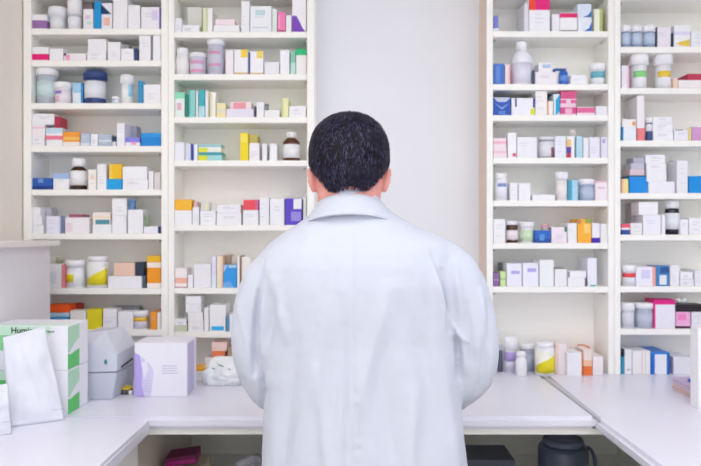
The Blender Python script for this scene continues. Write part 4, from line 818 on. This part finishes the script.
while cnt < 12000:
    d = Vector((RH.gauss(0, 1), RH.gauss(0, 1), RH.gauss(0, 1))).normalized(); r = hair_r(d); p = d * r
    if hair_ok(p) < .002: continue
    t, nrm = hair_dir(p); j = Vector((RH.gauss(0, .34), RH.gauss(0, .34), RH.gauss(0, .34))); t = (t + j).normalized(); t = (t - nrm * t.dot(nrm)).normalized()
    sd = t.cross(nrm).normalized(); ln = RH.uniform(.009, .022) * (.55 if hair_ok(p) < .02 else 1); w = RH.uniform(.0005, .0011); lift = RH.uniform(.000, .0036) * (1 if p.z > -.02 else .3)
    p0 = HC + p - nrm * .001; mid = p0 + t * ln * .5 + nrm * (.0010 + lift); q = p + t * ln; dq = q.normalized(); end = HC + dq * (hair_r(dq) + lift * .8 + .0004)
    a, b2, c, d2, e2 = bm.verts.new(p0 - sd * w), bm.verts.new(p0 + sd * w), bm.verts.new(mid + sd * w), bm.verts.new(mid - sd * w), bm.verts.new(end)
    mi = 1 if RH.random() < .72 else 2
    for f in (bm.faces.new((a, b2, c, d2)), bm.faces.new((d2, c, e2))): f.material_index = mi; f.smooth = True
    cnt += 1
bmesh.ops.translate(bm, vec=(-PX, -PY, 0), verts=bm.verts)
me = bpy.data.meshes.new('hair'); bm.to_mesh(me); bm.free()
for m in (HM, HM2, HM3): me.materials.append(m)
for p in me.polygons: p.use_smooth = True
o = bpy.data.objects.new('hair', me); COL.objects.link(o); o.parent = man

# lab coat
COAT = bpy.data.materials.new('white_cotton'); COAT.use_nodes = True; nt = COAT.node_tree; b = nt.nodes['Principled BSDF']
tc = nt.nodes.new('ShaderNodeTexCoord'); n = nt.nodes.new('ShaderNodeTexNoise'); n.inputs['Scale'].default_value = 500; n.inputs['Detail'].default_value = 2
nt.links.new(tc.outputs['Object'], n.inputs['Vector']); bp = nt.nodes.new('ShaderNodeBump'); bp.inputs['Strength'].default_value = .08; bp.inputs['Distance'].default_value = .001
nt.links.new(n.outputs['Fac'], bp.inputs['Height']); nt.links.new(bp.outputs['Normal'], b.inputs['Normal'])
b.inputs['Base Color'].default_value = lin('#cacfdc'); b.inputs['Roughness'].default_value = .75; b.inputs['Specular IOR Level'].default_value = .2; b.inputs['Sheen Weight'].default_value = .1
S = .00220
def sx(px): return (px - 350.5) * S
bm = bmesh.new()
prof = [  # py, left px, right px, half depth, centre y, exponent
    (640, 240, 492, .165, 1.520, 2.3), (560, 250, 482, .150, 1.522, 2.3), (466, 263, 469, .138, 1.525, 2.3), (430, 264, 465, .134, 1.525, 2.3), (400, 265, 462, .130, 1.525, 2.3), (370, 262, 460, .126, 1.522, 2.3),
    (340, 259, 458, .124, 1.520, 2.3), (310, 256, 459, .124, 1.515, 2.3), (285, 256, 458, .124, 1.512, 2.3), (265, 257, 456, .120, 1.512, 2.3),
    (252, 262, 455, .113, 1.513, 2.2), (243, 270, 450, .106, 1.515, 2.2), (235, 280, 437, .099, 1.518, 2.1), (228, 292, 421, .092, 1.522, 2.1), (220, 303, 404, .084, 1.525, 2.0), (213, 312, 393, .078, 1.528, 2.0), (207, 318, 387, .070, 1.53, 2.0)]
loft(bm, [ell((sx(l) + sx(r)) / 2, cy, CAMZ - (py - HZ) * S, (sx(r) - sx(l)) / 2, dp, 64, ex, ty=(-.28 if py <= 213 else -.14 if py <= 228 else 0)) for py, l, r, dp, cy, ex in prof])
SL = [(sx(284), 1.512, 1.328, .056), (sx(273), 1.512, 1.288, .0645), (sx(262), 1.515, 1.235, .060), (sx(257), 1.52, 1.16, .056), (sx(259), 1.535, 1.10, .052), (sx(268), 1.560, 1.055, .050), (sx(276), 1.62, 1.028, .052), (-.135, 1.72, .995, .047), (-.112, 1.80, .968, .041)]
SR = [(sx(432), 1.512, 1.335, .060), (sx(448), 1.512, 1.297, .070), (sx(461), 1.515, 1.235, .069), (sx(467), 1.52, 1.16, .067), (sx(468), 1.535, 1.10, .062), (sx(463), 1.560, 1.062, .056), (sx(455), 1.62, 1.033, .056), (.195, 1.72, 1.0, .048), (.168, 1.80, .968, .041)]
limb(bm, smooth_path(SL), 32); limb(bm, smooth_path(SR), 32)
coat = remesh(bm, .0038, 7)
coat.normal_update()
def sstep(a, b, x): t = max(0, min(1, (x - a) / (b - a))); return t * t * (3 - 2 * t)
def gau(x, s): return math.exp(-(x / s) ** 2)
def crease(p, a, b, w, depth, sharp=0):     # ridge/valley along a px segment on the back
    A, B = Vector((sx(a[0]), 0, CAMZ - (a[1] - HZ) * S)), Vector((sx(b[0]), 0, CAMZ - (b[1] - HZ) * S))
    q = Vector((p.x, 0, p.z)); ab = B - A; t = max(0, min(1, (q - A).dot(ab) / ab.length_squared)); d = (q - A - ab * t).length
    return 2.6 * depth * gau(d, w) * math.sin(math.pi * min(.999, max(.001, t * .9 + .05))) ** .5
CR = [((262, 290), (256, 372), .006, -.006), ((269, 282), (266, 350), .007, .0035), ((281, 285), (272, 335), .010, -.004), ((276, 270), (290, 330), .012, .003),
      ((437, 268), (446, 325), .006, -.0045), ((428, 262), (441, 320), .010, .0035), ((449, 262), (457, 312), .008, .003), ((447, 322), (462, 338), .005, .004), ((453, 330), (456, 372), .006, -.0055), ((460, 300), (470, 372), .008, -.003),
      ((385, 285), (350, 420), .020, .004), ((400, 300), (440, 420), .022, -.003), ((330, 300), (300, 440), .018, .0035), ((300, 330), (285, 460), .014, -.0035), ((430, 330), (455, 466), .016, .003), ((375, 330), (390, 466), .020, -.003),
      ((345, 320), (340, 466), .012, -.003), ((268, 258), (259, 300), .0035, -.0022), ((259, 298), (255, 350), .0035, -.0026), ((427, 250), (437, 284), .0035, -.0026), ((437, 280), (447, 326), .004, -.0032), ((440, 300), (452, 335), .004, .003), ((449, 325), (455, 350), .004, -.0025), ((463, 405), (470, 466), .004, -.003), ((265, 372), (262, 410), .004, -.003), ((240, 300), (262, 388), .006, .002), ((486, 300), (478, 385), .010, -.003), ((476, 290), (488, 370), .008, .0025), ((310, 232), (300, 300), .02, .002), ((395, 235), (420, 290), .018, .002),
      ((246, 320), (268, 395), .010, -.0025), ((320, 360), (330, 466), .012, .003), ((410, 380), (405, 466), .014, .0025)]
disp = []
for v in coat.verts:
    p = v.co; nrm = v.normal; back = sstep(.1, -.5, nrm.y)
    d = 0
    low = sstep(1.30, 1.0, p.z)
    d += .0055 * noise.noise(Vector((p.x * 13, p.y * 9, p.z * 2.8 + 5))) * (.35 + low)
    d += .0030 * noise.noise(Vector((p.x * 30, p.y * 24, p.z * 8 + 9)))  * (.5 + .5 * low)
    d += .0008 * noise.noise(p * 60)
    if back > 0:
        for a, b_, w, dep in CR: d += crease(p, a, b_, w, dep) * back
        # centre back seam: fine groove beside a fine ridge, puckering lower down
        xc = sx(352.5 + max(0, (CAMZ - p.z) / S - 40) * .012); u = p.x - xc
        pk = 1 + .9 * sstep(1.25, 1.15, p.z) * (math.sin(p.z * 230 + 3 * math.sin(p.z * 31)) * (.5 + .5 * math.sin(p.z * 47 + 1))) 
        d += (-.0022 * gau(u, .0035) + .0018 * gau(u - .007, .006) * pk) * back * sstep(1.40, 1.37, p.z)
    # elbow creases
    for (ex, ez) in ((sx(265), 1.07), (sx(470), 1.09)):
        r = math.hypot(p.x - ex, p.z - ez); d += .0025 * gau(r, .05) * math.sin((p.z * 120 + p.x * 50 + p.y * 60)) * .6
    disp.append(nrm * d)
for v, d in zip(coat.verts, disp): v.co += d
for it in range(1): bmesh.ops.smooth_vert(coat, verts=coat.verts, factor=.35, use_axis_x=True, use_axis_y=True, use_axis_z=True)
print('coat verts', len(coat.verts))
from mathutils.bvhtree import BVHTree
bvh = BVHTree.FromBMesh(coat)
def front(x, z):
    h = bvh.ray_cast(Vector((x, 2.4, z)), Vector((0, -1, 0)))[0]
    return h.y if h else None
lc = finish('lab_coat', coat, COAT)
bm = bmesh.new(); rg = []
for k in range(60):
    z = .56 + (1.36 - .56) * k / 59; ys = [front(x, z) for x in (.012, .03, .048)]
    if any(y is None for y in ys): continue
    rg.append([Vector((x, y + o_, z)) for x, y, o_ in ((.012, ys[0], -.001), (.012, ys[0], .0022), (.030, ys[1], .0024), (.048, ys[2], .0022), (.048, ys[2], -.001), (.030, ys[1], -.001))])
loft(bm, rg); finish('button_placket', bm, COAT, lc)
for k in range(5):
    z = 1.28 - .16 * k; y = front(.030, z)
    if y is None: continue
    bm = bmesh.new(); lathe(bm, [(0, 0), (.0085, 0), (.009, .0015), (.0075, .003), (0, .0022)], 20)
    bmesh.ops.rotate(bm, cent=(0, 0, 0), matrix=Matrix.Rotation(-math.pi / 2, 3, 'X'), verts=bm.verts); bmesh.ops.translate(bm, vec=(.030, y + .0022, z), verts=bm.verts)
    finish('button', bm, mat('#e8e6e0', .3, .5), lc)
# stitched seams on the coat follow the surface: thin piping
# coat collar (folded over)
bm = bmesh.new(); N = 72; rg = []
def ring(a, b, cyy, zb, zs, zf, cx=-.001, push=0):
    r = []
    for k in range(N):
        t = 2 * math.pi * k / N; c, s = math.cos(t), math.sin(t)       # s=-1 back, +1 front
        z = zs + (zb - zs) * max(0, -s) ** 1.3 + (zf - zs) * max(0, s) ** 1.3
        w = .0012 * math.sin(3 * t + 1) + .0008 * noise.noise(Vector((c * 3, s * 3, z * 20)))
        r.append(Vector((cx + (a + w) * c, cyy + (b + w) * s, z)))
    return r
prof = [ring(.067, .066, 1.528, 1.435, 1.420, 1.37), ring(.0705, .067, 1.525, 1.476, 1.455, 1.40), ring(.0725, .0685, 1.524, 1.481, 1.460, 1.402), ring(.0755, .071, 1.524, 1.481, 1.460, 1.401), ring(.082, .0765, 1.524, 1.472, 1.449, 1.394),
        ring(.090, .084, 1.524, 1.459, 1.436, 1.384), ring(.098, .092, 1.523, 1.446, 1.423, 1.372), ring(.1035, .0965, 1.523, 1.439, 1.415, 1.366), ring(.1035, .0960, 1.523, 1.4365, 1.4125, 1.364), ring(.099, .092, 1.524, 1.437, 1.413, 1.364), ring(.085, .080, 1.525, 1.435, 1.415, 1.366)]
loft(bm, prof, cap=False); finish('coat_collar', bm, COAT)
bm = bmesh.new(); prof = [ring(.064, .0625, 1.527, 1.44, 1.43, 1.39), ring(.0665, .0655, 1.525, 1.482, 1.463, 1.405), ring(.0672, .0662, 1.524, 1.489, 1.468, 1.408), ring(.0690, .0680, 1.524, 1.489, 1.467, 1.407), ring(.0700, .0685, 1.524, 1.470, 1.450, 1.395)]
loft(bm, prof, cap=False); finish('shirt_collar', bm, mat('#ccd3ea', .7, .2, .01))
TR = mat('#3c4254', .8, .2, .04)
bm = bmesh.new()
for s in (-1, 1):
    limb(bm, [(.03 + s * .085, 1.53, .92, .100), (.03 + s * .09, 1.53, .72, .092), (.03 + s * .095, 1.525, .48, .078), (.03 + s * .098, 1.515, .34, .072), (.03 + s * .10, 1.512, .13, .062), (.03 + s * .10, 1.515, .10, .060)], 24)
finish('trousers', remesh(bm, .008, 3), TR)
for s in (-1, 1):
    bm = bmesh.new(); limb(bm, [(.03 + s * .10, 1.485, .05, .043), (.03 + s * .105, 1.57, .045, .047), (.03 + s * .112, 1.655, .036, .038)], 24)
    bm2 = remesh(bm, .006, 3)
    for v in bm2.verts: v.co.z = max(.001, v.co.z)
    finish('shoe', bm2, mat('#1d1c20', .3, .5))

# ------------------------------------------------------------------ camera, light
sc = bpy.context.scene
cam = bpy.data.cameras.new('camera'); co = bpy.data.objects.new('camera', cam); COL.objects.link(co)
cam.sensor_width = 36; cam.lens = F / 701 * 36; co.location = (0, 0, CAMZ); co.rotation_euler = (math.pi / 2, 0, 0); cam.shift_y = -1 / 701; cam.clip_start = .05
cam.dof.use_dof = True; cam.dof.focus_distance = 1.48; cam.dof.aperture_fstop = 4.5
sc.camera = co
sc.cycles.diffuse_bounces = 8; sc.cycles.max_bounces = 12
w = bpy.data.worlds.new('world'); sc.world = w; w.use_nodes = True; bg = w.node_tree.nodes['Background']; bg.inputs['Color'].default_value = lin('#f6f9ff'); bg.inputs['Strength'].default_value = 1.75
sc.view_settings.view_transform = 'Standard'; sc.view_settings.look = 'None'; sc.view_settings.gamma = 1; sc.view_settings.use_curve_mapping = False; sc.view_settings.exposure = -0.17
